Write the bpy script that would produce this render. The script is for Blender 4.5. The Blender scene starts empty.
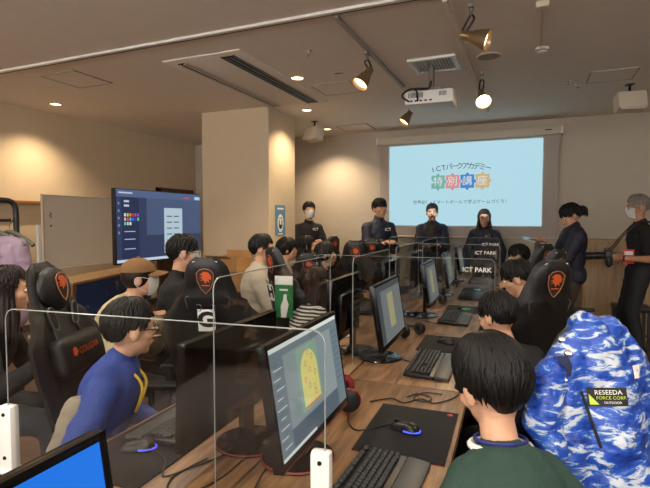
import bpy, bmesh, math, random
from mathutils import Vector, Matrix, Euler, noise as mnoise
V = Vector
R = math.radians
PI = math.pi
random.seed(7)
SC = bpy.context.scene
COL = SC.collection

# ------------------------------------------------------------------ camera, world, exposure
cam_d = bpy.data.cameras.new('camera')
cam_d.sensor_width = 36.0
cam_d.lens = 36.0 * 485.0 / 650.0
cam_d.clip_start = 0.02
cam = bpy.data.objects.new('camera', cam_d)
COL.objects.link(cam)
cam.location = (0, 0, 1.5)
cam.rotation_euler = (R(90 - 2.8), 0, R(22.9))
SC.camera = cam

world = bpy.data.worlds.new('world')
SC.world = world
world.use_nodes = True
world.node_tree.nodes['Background'].inputs['Color'].default_value = (1.0, 0.95, 0.90, 1)
world.node_tree.nodes['Background'].inputs['Strength'].default_value = 7.5

SC.view_settings.view_transform = 'Standard'
SC.view_settings.look = 'None'
SC.view_settings.gamma = 1.0
SC.view_settings.use_curve_mapping = False
SC.view_settings.exposure = 0.0

WARM = (1.0, 0.76, 0.50)

def spot(name, loc, target, power, angle, blend=0.6, color=WARM, radius=0.04):
    d = bpy.data.lights.new(name, 'SPOT')
    d.energy = power; d.spot_size = R(angle); d.spot_blend = blend
    d.color = color; d.shadow_soft_size = radius
    o = bpy.data.objects.new(name, d); COL.objects.link(o)
    o.location = loc
    o.rotation_euler = (V(target) - V(loc)).to_track_quat('-Z', 'Y').to_euler()
    return o

# recessed downlights (seen ones first, then unseen ones added over the desks as fill light)
DOWNLIGHTS = [(-5.67, 4.49), (-2.29, 4.67), (-2.83, 6.06), (-3.11, 7.44)]
DOWNLIGHTS_ADDED = [(-3.6, 1.6), (-1.2, 0.6), (0.9, 0.2), (-2.3, 2.4), (1.2, 2.6), (-0.7, -1.2), (-3.2, -0.8)]
for q, (x, y) in enumerate(DOWNLIGHTS):
    spot('downlight_lamp', (x, y, 2.955), (x, y, 0), (130, 110, 100, 140)[q], 125, 0.9)
for (x, y) in DOWNLIGHTS_ADDED:
    spot('downlight_lamp', (x, y, 2.955), (x, y, 0), 90, 150, 0.9, (1.0, 0.88, 0.74))

# ------------------------------------------------------------------ materials
def lin(c):
    c = c / 255.0
    return c / 12.92 if c <= 0.04045 else ((c + 0.055) / 1.055) ** 2.4
def rgb(r, g, b): return (lin(r), lin(g), lin(b), 1.0)
_M = {}
def mat(name, col, rough=0.5, metal=0.0, spec=0.5, bump=0.0, bscale=80.0, var=0.0, vscale=6.0, coat=0.0, sheen=0.0, stretch=(1, 1, 1)):
    """Principled material; colour varied by noise, fine noise bump."""
    if name in _M: return _M[name]
    m = bpy.data.materials.new(name); m.use_nodes = True
    nt = m.node_tree; b = nt.nodes['Principled BSDF']
    c = rgb(*col)
    b.inputs['Base Color'].default_value = c
    b.inputs['Roughness'].default_value = rough
    b.inputs['Metallic'].default_value = metal
    b.inputs['Specular IOR Level'].default_value = spec
    b.inputs['Coat Weight'].default_value = coat
    b.inputs['Sheen Weight'].default_value = sheen
    tc = nt.nodes.new('ShaderNodeTexCoord')
    mp = nt.nodes.new('ShaderNodeMapping'); mp.inputs['Scale'].default_value = stretch
    nt.links.new(tc.outputs['Object'], mp.inputs['Vector'])
    if var > 0:
        n = nt.nodes.new('ShaderNodeTexNoise'); n.inputs['Scale'].default_value = vscale; n.inputs['Detail'].default_value = 5
        nt.links.new(mp.outputs[0], n.inputs['Vector'])
        cr = nt.nodes.new('ShaderNodeValToRGB')
        cr.color_ramp.elements[0].position = 0.3; cr.color_ramp.elements[1].position = 0.7
        cr.color_ramp.elements[0].color = tuple(x * (1 - var) for x in c[:3]) + (1,)
        cr.color_ramp.elements[1].color = tuple(min(1, x * (1 + var)) for x in c[:3]) + (1,)
        nt.links.new(n.outputs['Fac'], cr.inputs[0]); nt.links.new(cr.outputs[0], b.inputs['Base Color'])
    if bump > 0:
        n2 = nt.nodes.new('ShaderNodeTexNoise'); n2.inputs['Scale'].default_value = bscale; n2.inputs['Detail'].default_value = 4
        nt.links.new(mp.outputs[0], n2.inputs['Vector'])
        bp = nt.nodes.new('ShaderNodeBump'); bp.inputs['Strength'].default_value = bump; bp.inputs['Distance'].default_value = 0.01
        nt.links.new(n2.outputs['Fac'], bp.inputs['Height']); nt.links.new(bp.outputs[0], b.inputs['Normal'])
    _M[name] = m
    return m
def emit(name, col, strength=1.0, shade=None, gloss=0.3):
    if name in _M: return _M[name]
    m = bpy.data.materials.new(name); m.use_nodes = True
    nt = m.node_tree; b = nt.nodes['Principled BSDF']
    b.inputs['Base Color'].default_value = (0.01, 0.01, 0.01, 1) if shade is None else rgb(*shade)
    b.inputs['Roughness'].default_value = 0.4; b.inputs['Specular IOR Level'].default_value = gloss
    b.inputs['Emission Color'].default_value = rgb(*col)
    b.inputs['Emission Strength'].default_value = strength
    _M[name] = m
    return m
def wood(name, c1, c2, rough=0.45, scale=3.0, axis=1, planks=None):
    """Grain stretched along one axis; optional plank joints (width, length)."""
    if name in _M: return _M[name]
    m = bpy.data.materials.new(name); m.use_nodes = True
    nt = m.node_tree; b = nt.nodes['Principled BSDF']; L = nt.links
    b.inputs['Roughness'].default_value = rough
    tc = nt.nodes.new('ShaderNodeTexCoord'); mp = nt.nodes.new('ShaderNodeMapping')
    s = [14, 14, 14]; s[axis] = 1.2
    mp.inputs['Scale'].default_value = s
    L.new(tc.outputs['Object'], mp.inputs['Vector'])
    n = nt.nodes.new('ShaderNodeTexNoise'); n.inputs['Scale'].default_value = scale; n.inputs['Detail'].default_value = 8; n.inputs['Distortion'].default_value = 1.2
    L.new(mp.outputs[0], n.inputs['Vector'])
    cr = nt.nodes.new('ShaderNodeValToRGB')
    cr.color_ramp.elements[0].position = 0.32; cr.color_ramp.elements[1].position = 0.68
    cr.color_ramp.elements[0].color = rgb(*c1); cr.color_ramp.elements[1].color = rgb(*c2)
    L.new(n.outputs['Fac'], cr.inputs[0])
    out = cr.outputs[0]
    if planks:
        br = nt.nodes.new('ShaderNodeTexBrick')
        br.inputs['Scale'].default_value = 1.0; br.inputs['Mortar Size'].default_value = 0.004
        br.inputs['Brick Width'].default_value = planks[1]; br.inputs['Row Height'].default_value = planks[0]
        br.inputs['Color1'].default_value = (0.75, 0.75, 0.75, 1); br.inputs['Color2'].default_value = (1, 1, 1, 1); br.inputs['Mortar'].default_value = (0.25, 0.25, 0.25, 1)
        mp2 = nt.nodes.new('ShaderNodeMapping'); mp2.inputs['Rotation'].default_value = (0, 0, R(90) if axis == 1 else 0)
        L.new(tc.outputs['Object'], mp2.inputs['Vector']); L.new(mp2.outputs[0], br.inputs['Vector'])
        mx = nt.nodes.new('ShaderNodeMix'); mx.data_type = 'RGBA'; mx.blend_type = 'MULTIPLY'; mx.inputs[0].default_value = 1.0
        L.new(out, mx.inputs[6]); L.new(br.outputs['Color'], mx.inputs[7]); out = mx.outputs[2]
    L.new(out, b.inputs['Base Color'])
    bp = nt.nodes.new('ShaderNodeBump'); bp.inputs['Strength'].default_value = 0.15; bp.inputs['Distance'].default_value = 0.003
    L.new(n.outputs['Fac'], bp.inputs['Height']); L.new(bp.outputs[0], b.inputs['Normal'])
    _M[name] = m
    return m
def acrylic(name, tint=(0.94, 0.95, 0.95), refl=1.0):
    if name in _M: return _M[name]
    m = bpy.data.materials.new(name); m.use_nodes = True
    nt = m.node_tree; nt.nodes.clear(); L = nt.links
    out = nt.nodes.new('ShaderNodeOutputMaterial')
    t = nt.nodes.new('ShaderNodeBsdfTransparent'); t.inputs[0].default_value = tint + (1,)
    g = nt.nodes.new('ShaderNodeBsdfGlossy'); g.inputs['Roughness'].default_value = 0.02; g.inputs[0].default_value = (refl, refl, refl, 1)
    fr = nt.nodes.new('ShaderNodeFresnel'); geo = nt.nodes.new('ShaderNodeNewGeometry'); mr = nt.nodes.new('ShaderNodeMapRange')
    mr.inputs['To Min'].default_value = 1.49; mr.inputs['To Max'].default_value = 1 / 1.49   # the same reflectance on both faces of the sheet
    L.new(geo.outputs['Backfacing'], mr.inputs['Value']); L.new(mr.outputs[0], fr.inputs[0])
    mx = nt.nodes.new('ShaderNodeMixShader')
    L.new(fr.outputs[0], mx.inputs[0]); L.new(t.outputs[0], mx.inputs[1]); L.new(g.outputs[0], mx.inputs[2]); L.new(mx.outputs[0], out.inputs[0])
    _M[name] = m
    return m

M_BLACK = mat('black_plastic', (22, 22, 23), 0.42)
M_GLOSS = mat('gloss_black_plastic', (8, 8, 9), 0.22, spec=0.35)
M_WHITE = mat('white_plastic', (228, 228, 224), 0.4)
M_METAL = mat('dark_metal', (40, 40, 42), 0.35, 0.8)
M_CHROME = mat('chrome', (190, 190, 190), 0.18, 1.0)
M_LEATHER = mat('black_leatherette', (19, 18, 18), 0.42, spec=0.5, bump=0.25, bscale=260)
M_ORANGE = mat('orange_print', (200, 84, 30), 0.5)
M_RED = mat('red_plastic', (170, 30, 28), 0.35)
M_CARD = mat('cardboard', (176, 134, 84), 0.85, var=0.12)
M_PAPER = mat('white_paper', (235, 235, 230), 0.7)
M_INK = mat('black_ink', (25, 25, 27), 0.7)
M_EDGE = mat('acrylic_edge', (150, 154, 152), 0.2, spec=0.6)
M_ACR = acrylic('clear_acrylic', refl=0.6)
M_DESK = wood('desk_wood', (98, 70, 46), (152, 114, 78), 0.42, 2.2, 1)
M_DESKEDGE = wood('desk_edge_wood', (132, 98, 66), (160, 122, 86), 0.5, 2.2, 1)

# ------------------------------------------------------------------ mesh collecting helpers
class MB:
    def __init__(self): self.v = []; self.f = []; self.m = []
    def add(self, verts, faces, m=0, X=None):
        n = len(self.v)
        self.v += [tuple(X @ V(p)) if X is not None else tuple(p) for p in verts]
        self.f += [tuple(i + n for i in f) for f in faces]
        self.m += [m] * len(faces)
        return self
    def box(self, c, s, m=0, rot=None, bev=0.0, X=None, seg=2):
        bm = bmesh.new(); bmesh.ops.create_cube(bm, size=1.0)
        bmesh.ops.scale(bm, vec=V(s), verts=bm.verts)
        if bev > 0:
            bev = min(bev, 0.49 * min(s))
            bmesh.ops.bevel(bm, geom=bm.edges[:], offset=bev, segments=seg, affect='EDGES', profile=0.6)
        T = Matrix.Translation(V(c)) @ (Euler(rot).to_matrix().to_4x4() if rot else Matrix())
        if X is not None: T = X @ T
        bm.verts.index_update()
        self.add([v.co.copy() for v in bm.verts], [[v.index for v in f.verts] for f in bm.faces], m, T)
        bm.free(); return self
    def tube(self, pts, r, n=10, m=0, caps=True, X=None, close=False):
        pts = [V(p) for p in pts]
        rs = r if isinstance(r, (list, tuple)) else [r] * len(pts)
        N = len(pts); vs = []; fs = []
        t = (pts[1] - pts[0]).normalized()
        up = V((0, 0, 1)) if abs(t.z) < 0.9 else V((1, 0, 0))
        a = t.cross(up).normalized()
        for i, p in enumerate(pts):
            if close: t2 = (pts[(i + 1) % N] - pts[i - 1])
            elif i == 0: t2 = pts[1] - pts[0]
            elif i == N - 1: t2 = pts[-1] - pts[-2]
            else: t2 = pts[i + 1] - pts[i - 1]
            t2 = t2.normalized() if t2.length > 1e-9 else t
            a = (a - t2 * a.dot(t2))
            a = a.normalized() if a.length > 1e-6 else t2.orthogonal().normalized()
            b = t2.cross(a)
            for k in range(n):
                w = 2 * PI * k / n
                vs.append(p + (a * math.cos(w) + b * math.sin(w)) * rs[i])
        for i in range(N if close else N - 1):
            j = (i + 1) % N
            for k in range(n):
                k2 = (k + 1) % n
                fs.append((i * n + k, i * n + k2, j * n + k2, j * n + k))
        if caps and not close:
            fs.append(tuple(range(n))[::-1]); fs.append(tuple((N - 1) * n + k for k in range(n)))
        return self.add(vs, fs, m, X)
    def lathe(self, prof, n=24, m=0, X=None, capb=True, capt=True):
        vs = []; fs = []
        for (r, z) in prof:
            for k in range(n):
                w = 2 * PI * k / n
                vs.append((r * math.cos(w), r * math.sin(w), z))
        for i in range(len(prof) - 1):
            for k in range(n):
                k2 = (k + 1) % n
                fs.append((i * n + k, i * n + k2, (i + 1) * n + k2, (i + 1) * n + k))
        if capb: fs.append(tuple(range(n))[::-1])
        if capt: fs.append(tuple((len(prof) - 1) * n + k for k in range(n)))
        return self.add(vs, fs, m, X)
    def prism(self, poly, z0, z1, m=0, X=None):
        """polygon in xy extruded from z0 to z1"""
        n = len(poly)
        vs = [(x, y, z0) for x, y in poly] + [(x, y, z1) for x, y in poly]
        fs = [tuple(range(n))[::-1], tuple(range(n, 2 * n))] + [(i, (i + 1) % n, n + (i + 1) % n, n + i) for i in range(n)]
        return self.add(vs, fs, m, X)
    def ell(self, c, r, m=0, rot=None, n=14, X=None):
        vs = []; fs = []; k = n // 2 + 1
        T = Matrix.Translation(V(c)) @ (rot.to_4x4() if rot is not None else Matrix())
        for i in range(k + 1):
            th = PI * i / k
            for j in range(n):
                ph = 2 * PI * j / n
                vs.append((r[0] * math.sin(th) * math.cos(ph), r[1] * math.sin(th) * math.sin(ph), r[2] * math.cos(th)))
        for i in range(k):
            for j in range(n):
                j2 = (j + 1) % n
                fs.append((i * n + j, (i + 1) * n + j, (i + 1) * n + j2, i * n + j2))
        return self.add(vs, fs, m, X @ T if X is not None else T)
    def cap(self, a, b, ra, rb, n=14, m=0, flat=None):
        """tapered capsule; flat = (axis vector, factor) squashes the cross-section along that axis"""
        a = V(a); b = V(b); d = b - a; L = d.length
        if L < 1e-6: return self.ell(a, (ra, ra, ra), m)
        t = d / L; u = t.orthogonal().normalized(); w = t.cross(u)
        vs = []; fs = []; rings = []
        for i in range(1, 5): rings.append((a - t * ra * math.cos(PI / 2 * i / 4), ra * math.sin(PI / 2 * i / 4)))
        for i in range(0, 4): rings.append((b + t * rb * math.sin(PI / 2 * i / 4), rb * math.cos(PI / 2 * i / 4)))
        for (c, r) in rings:
            for k in range(n):
                q = 2 * PI * k / n
                o = (u * math.cos(q) + w * math.sin(q)) * r
                if flat:
                    ax = V(flat[0]).normalized(); o = o - ax * o.dot(ax) * (1 - flat[1])
                vs.append(c + o)
        for i in range(len(rings) - 1):
            for k in range(n):
                k2 = (k + 1) % n
                fs.append((i * n + k, i * n + k2, (i + 1) * n + k2, (i + 1) * n + k))
        vs.append(a - t * ra); vs.append(b + t * rb); N = len(rings)
        for k in range(n):
            k2 = (k + 1) % n
            fs.append((len(vs) - 2, k2, k)); fs.append((len(vs) - 1, (N - 1) * n + k, (N - 1) * n + k2))
        return self.add(vs, fs, m)
    def build(self, name, mats, parent=None, smooth=True, loc=None, angle=40):
        me = bpy.data.meshes.new(name)
        me.from_pydata(self.v, [], self.f)
        mats = mats if isinstance(mats, (list, tuple)) else [mats]
        for x in mats: me.materials.append(x)
        if len(mats) > 1: me.polygons.foreach_set('material_index', self.m)
        bm = bmesh.new(); bm.from_mesh(me)
        bmesh.ops.recalc_face_normals(bm, faces=bm.faces)
        if smooth:
            for f in bm.faces: f.smooth = True
            ca = math.cos(R(angle))
            for e in bm.edges:
                if len(e.link_faces) == 2 and e.link_faces[0].normal.dot(e.link_faces[1].normal) < ca: e.smooth = False
        bm.to_mesh(me); bm.free(); me.update()
        o = bpy.data.objects.new(name, me); COL.objects.link(o)
        if parent is not None: o.parent = parent
        if loc is not None: o.location = loc
        return o
    def remeshed(self, name, mats, parent=None, voxel=0.01, smooth=4, disp=None):
        """One continuous skin over everything collected: voxel union, then smoothed."""
        me = bpy.data.meshes.new(name); me.from_pydata(self.v, [], self.f)
        bm = bmesh.new(); bm.from_mesh(me); bmesh.ops.recalc_face_normals(bm, faces=bm.faces); bm.to_mesh(me); bm.free()
        o = bpy.data.objects.new(name, me); COL.objects.link(o)
        r = o.modifiers.new('r', 'REMESH'); r.mode = 'VOXEL'; r.voxel_size = voxel; r.use_smooth_shade = True
        if smooth:
            s = o.modifiers.new('s', 'SMOOTH'); s.factor = 0.5; s.iterations = smooth
        if disp:
            tx = bpy.data.textures.new(name, 'CLOUDS'); tx.noise_scale = disp[1]; tx.noise_depth = 2
            dm = o.modifiers.new('d', 'DISPLACE'); dm.texture = tx; dm.strength = disp[0]; dm.texture_coords = 'LOCAL'; dm.mid_level = 0.5
        dg = bpy.context.evaluated_depsgraph_get()
        me2 = bpy.data.meshes.new_from_object(o.evaluated_get(dg))
        o.modifiers.clear(); o.data = me2; bpy.data.meshes.remove(me); me2.name = name
        me2.materials.clear()
        for x in (mats if isinstance(mats, (list, tuple)) else [mats]): me2.materials.append(x)
        me2.polygons.foreach_set('use_smooth', [True] * len(me2.polygons)); me2.update()
        if parent is not None: o.parent = parent
        return o

def tag(o, label=None, cat=None, group=None, kind=None):
    if label: o['label'] = label
    if cat: o['category'] = cat
    if group: o['group'] = group
    if kind: o['kind'] = kind
    return o
def thing(name, label, cat, loc=(0, 0, 0), rz=0.0, group=None):
    o = bpy.data.objects.new(name, None); COL.objects.link(o)
    o.empty_display_size = 0.05
    o.location = loc; o.rotation_euler = (0, 0, rz)
    return tag(o, label, cat, group)
def kids(o): return [c for c in bpy.data.objects if c.parent == o]
_TREE = {}
def copy_tree(o, parent=None):
    c = o.copy(); COL.objects.link(c)
    if parent is not None: c.parent = parent
    for ch in kids(o): copy_tree(ch, c)
    return c
def dup(o, label, loc, rz=0.0, group=None, rot=None):
    c = copy_tree(o); c['label'] = label
    if group: c['group'] = group
    c.location = loc; c.rotation_euler = rot if rot else (0, 0, rz)
    return c

_TXT = {}
def text_geo(s, size, align='CENTER', bold=0.0):
    key = (s, size, align, bold)
    if key in _TXT: return _TXT[key]
    cu = bpy.data.curves.new('lettering', 'FONT'); cu.body = s; cu.size = size; cu.align_x = align; cu.align_y = 'CENTER'
    cu.resolution_u = 3; cu.offset = bold * size
    o = bpy.data.objects.new('lettering', cu); COL.objects.link(o)
    dg = bpy.context.evaluated_depsgraph_get(); dg.update()
    me = bpy.data.meshes.new_from_object(o.evaluated_get(dg))
    vs = [v.co.copy() for v in me.vertices]; fs = [tuple(p.vertices) for p in me.polygons]
    bpy.data.objects.remove(o); bpy.data.curves.remove(cu); bpy.data.meshes.remove(me)
    _TXT[key] = (vs, fs)
    return vs, fs
def frame(o, x, z):
    """matrix: local x -> x, local y -> z x x, local z -> z (normal)"""
    x = V(x).normalized(); z = V(z).normalized(); y = z.cross(x).normalized(); x = y.cross(z).normalized()
    return Matrix(((x.x, y.x, z.x, o[0]), (x.y, y.y, z.y, o[1]), (x.z, y.z, z.z, o[2]), (0, 0, 0, 1)))
def writing(name, s, size, X, m, parent=None, bold=0.0):
    vs, fs = text_geo(s, size, bold=bold)
    return MB().add(vs, fs, 0, X).build(name, m, parent, smooth=False)
def bez(p0, p1, p2, p3, n=14):
    p0, p1, p2, p3 = map(V, (p0, p1, p2, p3)); out = []
    for i in range(n + 1):
        t = i / n; s = 1 - t
        out.append(p0 * s ** 3 + p1 * 3 * s * s * t + p2 * 3 * s * t * t + p3 * t ** 3)
    return out
def spline(pts, n=8):
    pts = [V(p) for p in pts]; out = []
    for i in range(len(pts) - 1):
        p0 = pts[max(i - 1, 0)]; p1 = pts[i]; p2 = pts[i + 1]; p3 = pts[min(i + 2, len(pts) - 1)]
        for k in range(n):
            t = k / n
            out.append(0.5 * ((2 * p1) + (p2 - p0) * t + (2 * p0 - 5 * p1 + 4 * p2 - p3) * t * t + (3 * p1 - p0 - 3 * p2 + p3) * t ** 3))
    out.append(pts[-1]); return out

# desk-row frame: the double row runs along y, turned a little
RA = 0.035
def row(x, y, z=0.0):
    c, s = math.cos(RA), math.sin(RA)
    return V((-0.8 + (x + 0.8) * c - (y - 1.4) * s, 1.4 + (x + 0.8) * s + (y - 1.4) * c, z))
DZ = 0.72
# ------------------------------------------------------------------ the room
M_WALL = mat('wall_paint', (206, 188, 160), 0.9, bump=0.12, bscale=60, var=0.02)
M_WALLG = mat('wall_paint_back', (196, 186, 170), 0.9, bump=0.12, bscale=60, var=0.02)
M_CEIL = mat('ceiling_paint', (232, 222, 210), 0.92, bump=0.10, bscale=45, var=0.02)
M_FLOOR = wood('floor_planks', (74, 48, 32), (104, 72, 48), 0.35, 2.0, 0, (0.12, 1.2))
M_TRIM = mat('trim_paint', (90, 74, 60), 0.6)
M_CREAM = mat('cream_paint', (206, 194, 176), 0.7)
M_GREY = mat('grey_metal', (120, 118, 114), 0.5, 0.3)
M_SLOT = mat('dark_slot', (16, 15, 15), 0.8)
XL, XR, YB, YF, H = -6.2, 4.6, 8.0, -3.0, 3.0
def struct(name, b, m, parent=None, smooth=False):
    o = b.build(name, m, parent, smooth); o['kind'] = 'structure'; return o
struct('floor', MB().box(((XL + XR) / 2, (YB + YF) / 2, -0.05), (XR - XL + 0.4, YB - YF + 0.4, 0.1)), M_FLOOR)
struct('ceiling', MB().box(((XL + XR) / 2, (YB + YF) / 2, H + 0.06), (XR - XL + 0.4, YB - YF + 0.4, 0.12)), M_CEIL)
struct('wall_left', MB().box((XL - 0.06, (YB + YF) / 2, H / 2), (0.12, YB - YF + 0.4, H)), M_WALL)
struct('wall_back', MB().box(((XL + XR) / 2, YB + 0.06, H / 2), (XR - XL + 0.4, 0.12, H)), M_WALLG)
struct('wall_right', MB().box((XR + 0.06, (YB + YF) / 2, H / 2), (0.12, YB - YF + 0.4, H)), M_WALLG)
# wall behind the camera: a sill wall, a lintel, and unseen windows added to light the room
b = MB(); b.box(((XL + XR) / 2, YF - 0.06, 0.7), (XR - XL + 0.4, 0.12, 1.4)); b.box(((XL + XR) / 2, YF - 0.06, 2.94), (XR - XL + 0.4, 0.12, 0.12))
for x, w in ((XL + 0.2, 0.4), (XR - 0.2, 0.4)): b.box((x, YF - 0.06, 2.14), (w, 0.12, 1.48))
struct('wall_front', b, M_WALLG)
for q in range(5):
    x0 = XL + 0.4 + q * 2.0
    b = MB()
    for x in (x0 + 0.03, x0 + 1.97): b.box((x, YF - 0.06, 2.14), (0.06, 0.08, 1.48))
    for z in (1.43, 2.85): b.box((x0 + 1.0, YF - 0.06, z), (2.0, 0.08, 0.06))
    struct('window_%d' % (q + 1), b, M_CREAM)
struct('wall_column', MB().box((-3.74, 6.06, H / 2), (1.07, 0.78, H), bev=0.006), M_WALL)
struct('baseboard_back', MB().box(((XL + XR) / 2, YB - 0.008, 0.05), (XR - XL, 0.016, 0.1)), M_TRIM)
struct('baseboard_left', MB().box((XL + 0.008, (YB + YF) / 2, 0.05), (0.016, YB - YF, 0.1)), M_TRIM)
struct('baseboard_column', MB().box((-3.74, 6.06, 0.04), (1.09, 0.80, 0.08)), M_TRIM)
# ceiling rails of the folding partition and the lamp tracks
b = MB(); b.box((-0.85, 3.30, H - 0.008), (10.4, 0.034, 0.016)); b.box((-0.85, 3.278, H - 0.010), (10.4, 0.010, 0.020))
struct('trim_1', b, M_WHITE)
struct('trim_2', MB().box((-0.85, 3.326, H - 0.008), (10.4, 0.014, 0.016)), mat('rail_slot', (60, 54, 48), 0.7))
# shallow panel joints in the ceiling board
for q, y in enumerate((1.5,)):
    struct('trim_%d' % (q + 3), MB().box((-0.85, y, H - 0.0005), (10.4, 0.004, 0.001)), mat('joint', (120, 108, 96), 0.9))
# door at the far end of the left wall
d = thing('door_1', None, None, (XL, 7.36, 0), R(90)); d['kind'] = 'structure'
M_DOOR = wood('door_wood', (70, 46, 28), (92, 62, 38), 0.5, 2, 2)
struct('door_leaf', MB().box((0, -0.02, 1.0), (0.84, 0.04, 2.0), bev=0.003), M_DOOR, d)
b = MB()
for sx in (-0.46, 0.46): b.box((sx, -0.03, 1.04), (0.07, 0.06, 2.08))
b.box((0, -0.03, 2.05), (0.99, 0.06, 0.08))
struct('door_frame', b, M_DOOR, d)
struct('door_handle', MB().tube([(0.34, -0.04, 1), (0.34, -0.09, 1), (0.24, -0.09, 1)], 0.009), M_CHROME, d, True)
# wooden rail on the left wall
o = MB().box((XL + 0.05, 3.0, 1.735), (0.1, 3.4, 0.04), bev=0.004).build('wall_rail', wood('rail_wood', (120, 84, 50), (150, 108, 66), 0.5, 2, 1))
tag(o, 'long thin wooden rail fixed along the wall behind the clothes rack', 'rail')

# ---- ceiling fittings
for q, (x, y) in enumerate(DOWNLIGHTS):
    t = thing('downlight', ['lit recessed downlight above the wall beside the clothes rack', 'lit recessed downlight between the slotted air conditioner and the projector',
        'lit recessed downlight above the wall speaker by the square column', 'small lit recessed downlight farthest back, close to the back wall'][q], 'downlight', (x, y, H), 0, 'lit recessed ceiling downlights')
    MB().lathe([(0.075, 0), (0.082, -0.006), (0.07, -0.010), (0.062, -0.004)], 28, capb=False, capt=False).build('trim_ring', M_CREAM, t)
    MB().lathe([(0.062, -0.003), (0.03, -0.004)], 24, capb=False).build('lamp_lens', emit('lamp_glow', (255, 226, 180), 6.0), t)
for q, (x, y) in enumerate(DOWNLIGHTS_ADDED):
    t = thing('downlight', ['a', 'b', 'c', 'd', 'e', 'f', 'g'][q], 'downlight', (x, y, H), 0, 'lit recessed ceiling downlights over the desks')
    t['label'] = 'lit recessed downlight in the ceiling above the desks, out of the picture'
    MB().lathe([(0.075, 0), (0.082, -0.006), (0.07, -0.010), (0.062, -0.004)], 28, capb=False, capt=False).build('trim_ring', M_CREAM, t)
    MB().lathe([(0.062, -0.003), (0.03, -0.004)], 24, capb=False).build('lamp_lens', emit('lamp_glow', (255, 226, 180), 6.0), t)
t = thing('downlight', 'unlit small recessed downlight beside the bell spotlight over the hall', 'downlight', (-1.83, 4.68, H))
MB().lathe([(0.05, 0), (0.055, -0.006), (0.045, -0.010), (0.038, -0.003)], 24, capb=False, capt=False).build('trim_ring', M_CREAM, t)
MB().lathe([(0.038, -0.002), (0.02, -0.003)], 20, capb=False).build('lamp_lens', M_GREY, t)

# slotted air conditioner cassette
t = thing('air_conditioner', 'ceiling air conditioner with two long dark slots in a flat panel', 'air conditioner', (-2.80, 4.70, H))
MB().box((0, 0, -0.006), (0.86, 2.02, 0.012), bev=0.004).build('fascia_panel', M_CEIL, t)
for sx, w in ((0.25, 0.13), (-0.265, 0.10)):
    MB().box((sx, 0, -0.021), (w, 1.86, 0.006)).build('air_slot', M_SLOT, t)
    b = MB()
    b.box((sx + 0.02, 0, -0.026), (0.014, 1.84, 0.014), rot=(0, R(30), 0)); b.box((sx - 0.03, 0, -0.026), (0.010, 1.84, 0.012), rot=(0, R(30), 0))
    b.box((sx - w / 2, 0, -0.022), (0.012, 1.88, 0.010)); b.box((sx + w / 2, 0, -0.022), (0.012, 1.88, 0.010))
    b.build('louvre', M_GREY if sx > 0 else M_CREAM, t, smooth=False)
# access hatches
M_HATCHLINE = mat('hatch_line', (168, 156, 142), 0.8)
def hatch(x, y, w, label, h=None):
    h = h or w
    t = thing('access_hatch', label, 'access hatch', (x, y, H), 0, 'square ceiling access hatches')
    MB().box((0, 0, -0.004), (w, h, 0.008)).build('hatch_panel', M_CEIL, t, False)
    b = MB()
    for s in (-1, 1): b.box((s * w / 2, 0, -0.004), (0.014, h + 0.014, 0.012)); b.box((0, s * h / 2, -0.004), (w, 0.014, 0.012))
    b.build('hatch_frame', M_HATCHLINE, t, False)
hatch(-4.47, 3.80, 0.48, 'faint square access hatch in the ceiling near the clothes rack end')
hatch(-2.05, 5.20, 0.45, 'square access hatch between the downlight and the ceiling projector')
hatch(-2.62, 7.50, 0.5, 'square access hatch in the ceiling just before the screen housing')
hatch(0.75, 5.85, 0.42, 'square access hatch near the ceiling speaker above the photographer')
# air grille above the projector
t = thing('ceiling_grille', 'white square ventilation grille above the ceiling projector', 'grille', (-0.87, 4.76, H))
b = MB()
for s in (-1, 1): b.box((s * 0.2, 0, -0.012), (0.04, 0.44, 0.024), bev=0.004); b.box((0, s * 0.2, -0.012), (0.36, 0.04, 0.024), bev=0.004)
b.build('grille_frame', M_WHITE, t)
MB().box((0, 0, -0.004), (0.36, 0.36, 0.006)).build('grille_back', M_SLOT, t, False)
b = MB()
for k in range(13): b.box((-0.165 + k * 0.0275, 0, -0.014), (0.004, 0.36, 0.018), rot=(0, R(35), 0))
b.build('grille_slats', M_WHITE, t, False)
# round ceiling speaker, smoke detector, sensor box, sprinklers
t = thing('ceiling_speaker', 'round flush speaker grille in the ceiling between the two track spotlights', 'speaker', (-0.375, 4.74, H))
MB().lathe([(0.115, 0), (0.12, -0.006), (0.105, -0.014), (0.095, -0.010)], 32, capb=False, capt=False).build('speaker_rim', M_CREAM, t)
MB().lathe([(0.095, -0.010), (0.05, -0.014), (0.02, -0.015)], 28, capb=False).build('speaker_grille', mat('speaker_mesh', (150, 140, 126), 0.8, bump=0.5, bscale=400), t)
t = thing('smoke_detector', 'small round white smoke detector on the ceiling near the back', 'smoke detector', (0.067, 4.70, H))
MB().lathe([(0.055, 0), (0.055, -0.015), (0.045, -0.02), (0.045, -0.03), (0.028, -0.042), (0.01, -0.044)], 24, capb=False).build('detector_body', M_WHITE, t)
MB().lathe([(0.046, -0.022), (0.046, -0.028)], 24, capb=False, capt=False).build('detector_slot', M_SLOT, t)
t = thing('sensor_box', 'small pale rectangular box on the ceiling with a thin conduit', 'sensor', (0.05, 3.74, H))
MB().box((0, 0, -0.02), (0.085, 0.085, 0.04), bev=0.006).build('sensor_case', M_CREAM, t)
MB().tube([(0, 0.045, -0.006), (0.005, 0.9, -0.006)], 0.006, 8).build('conduit', M_CREAM, t)
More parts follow.
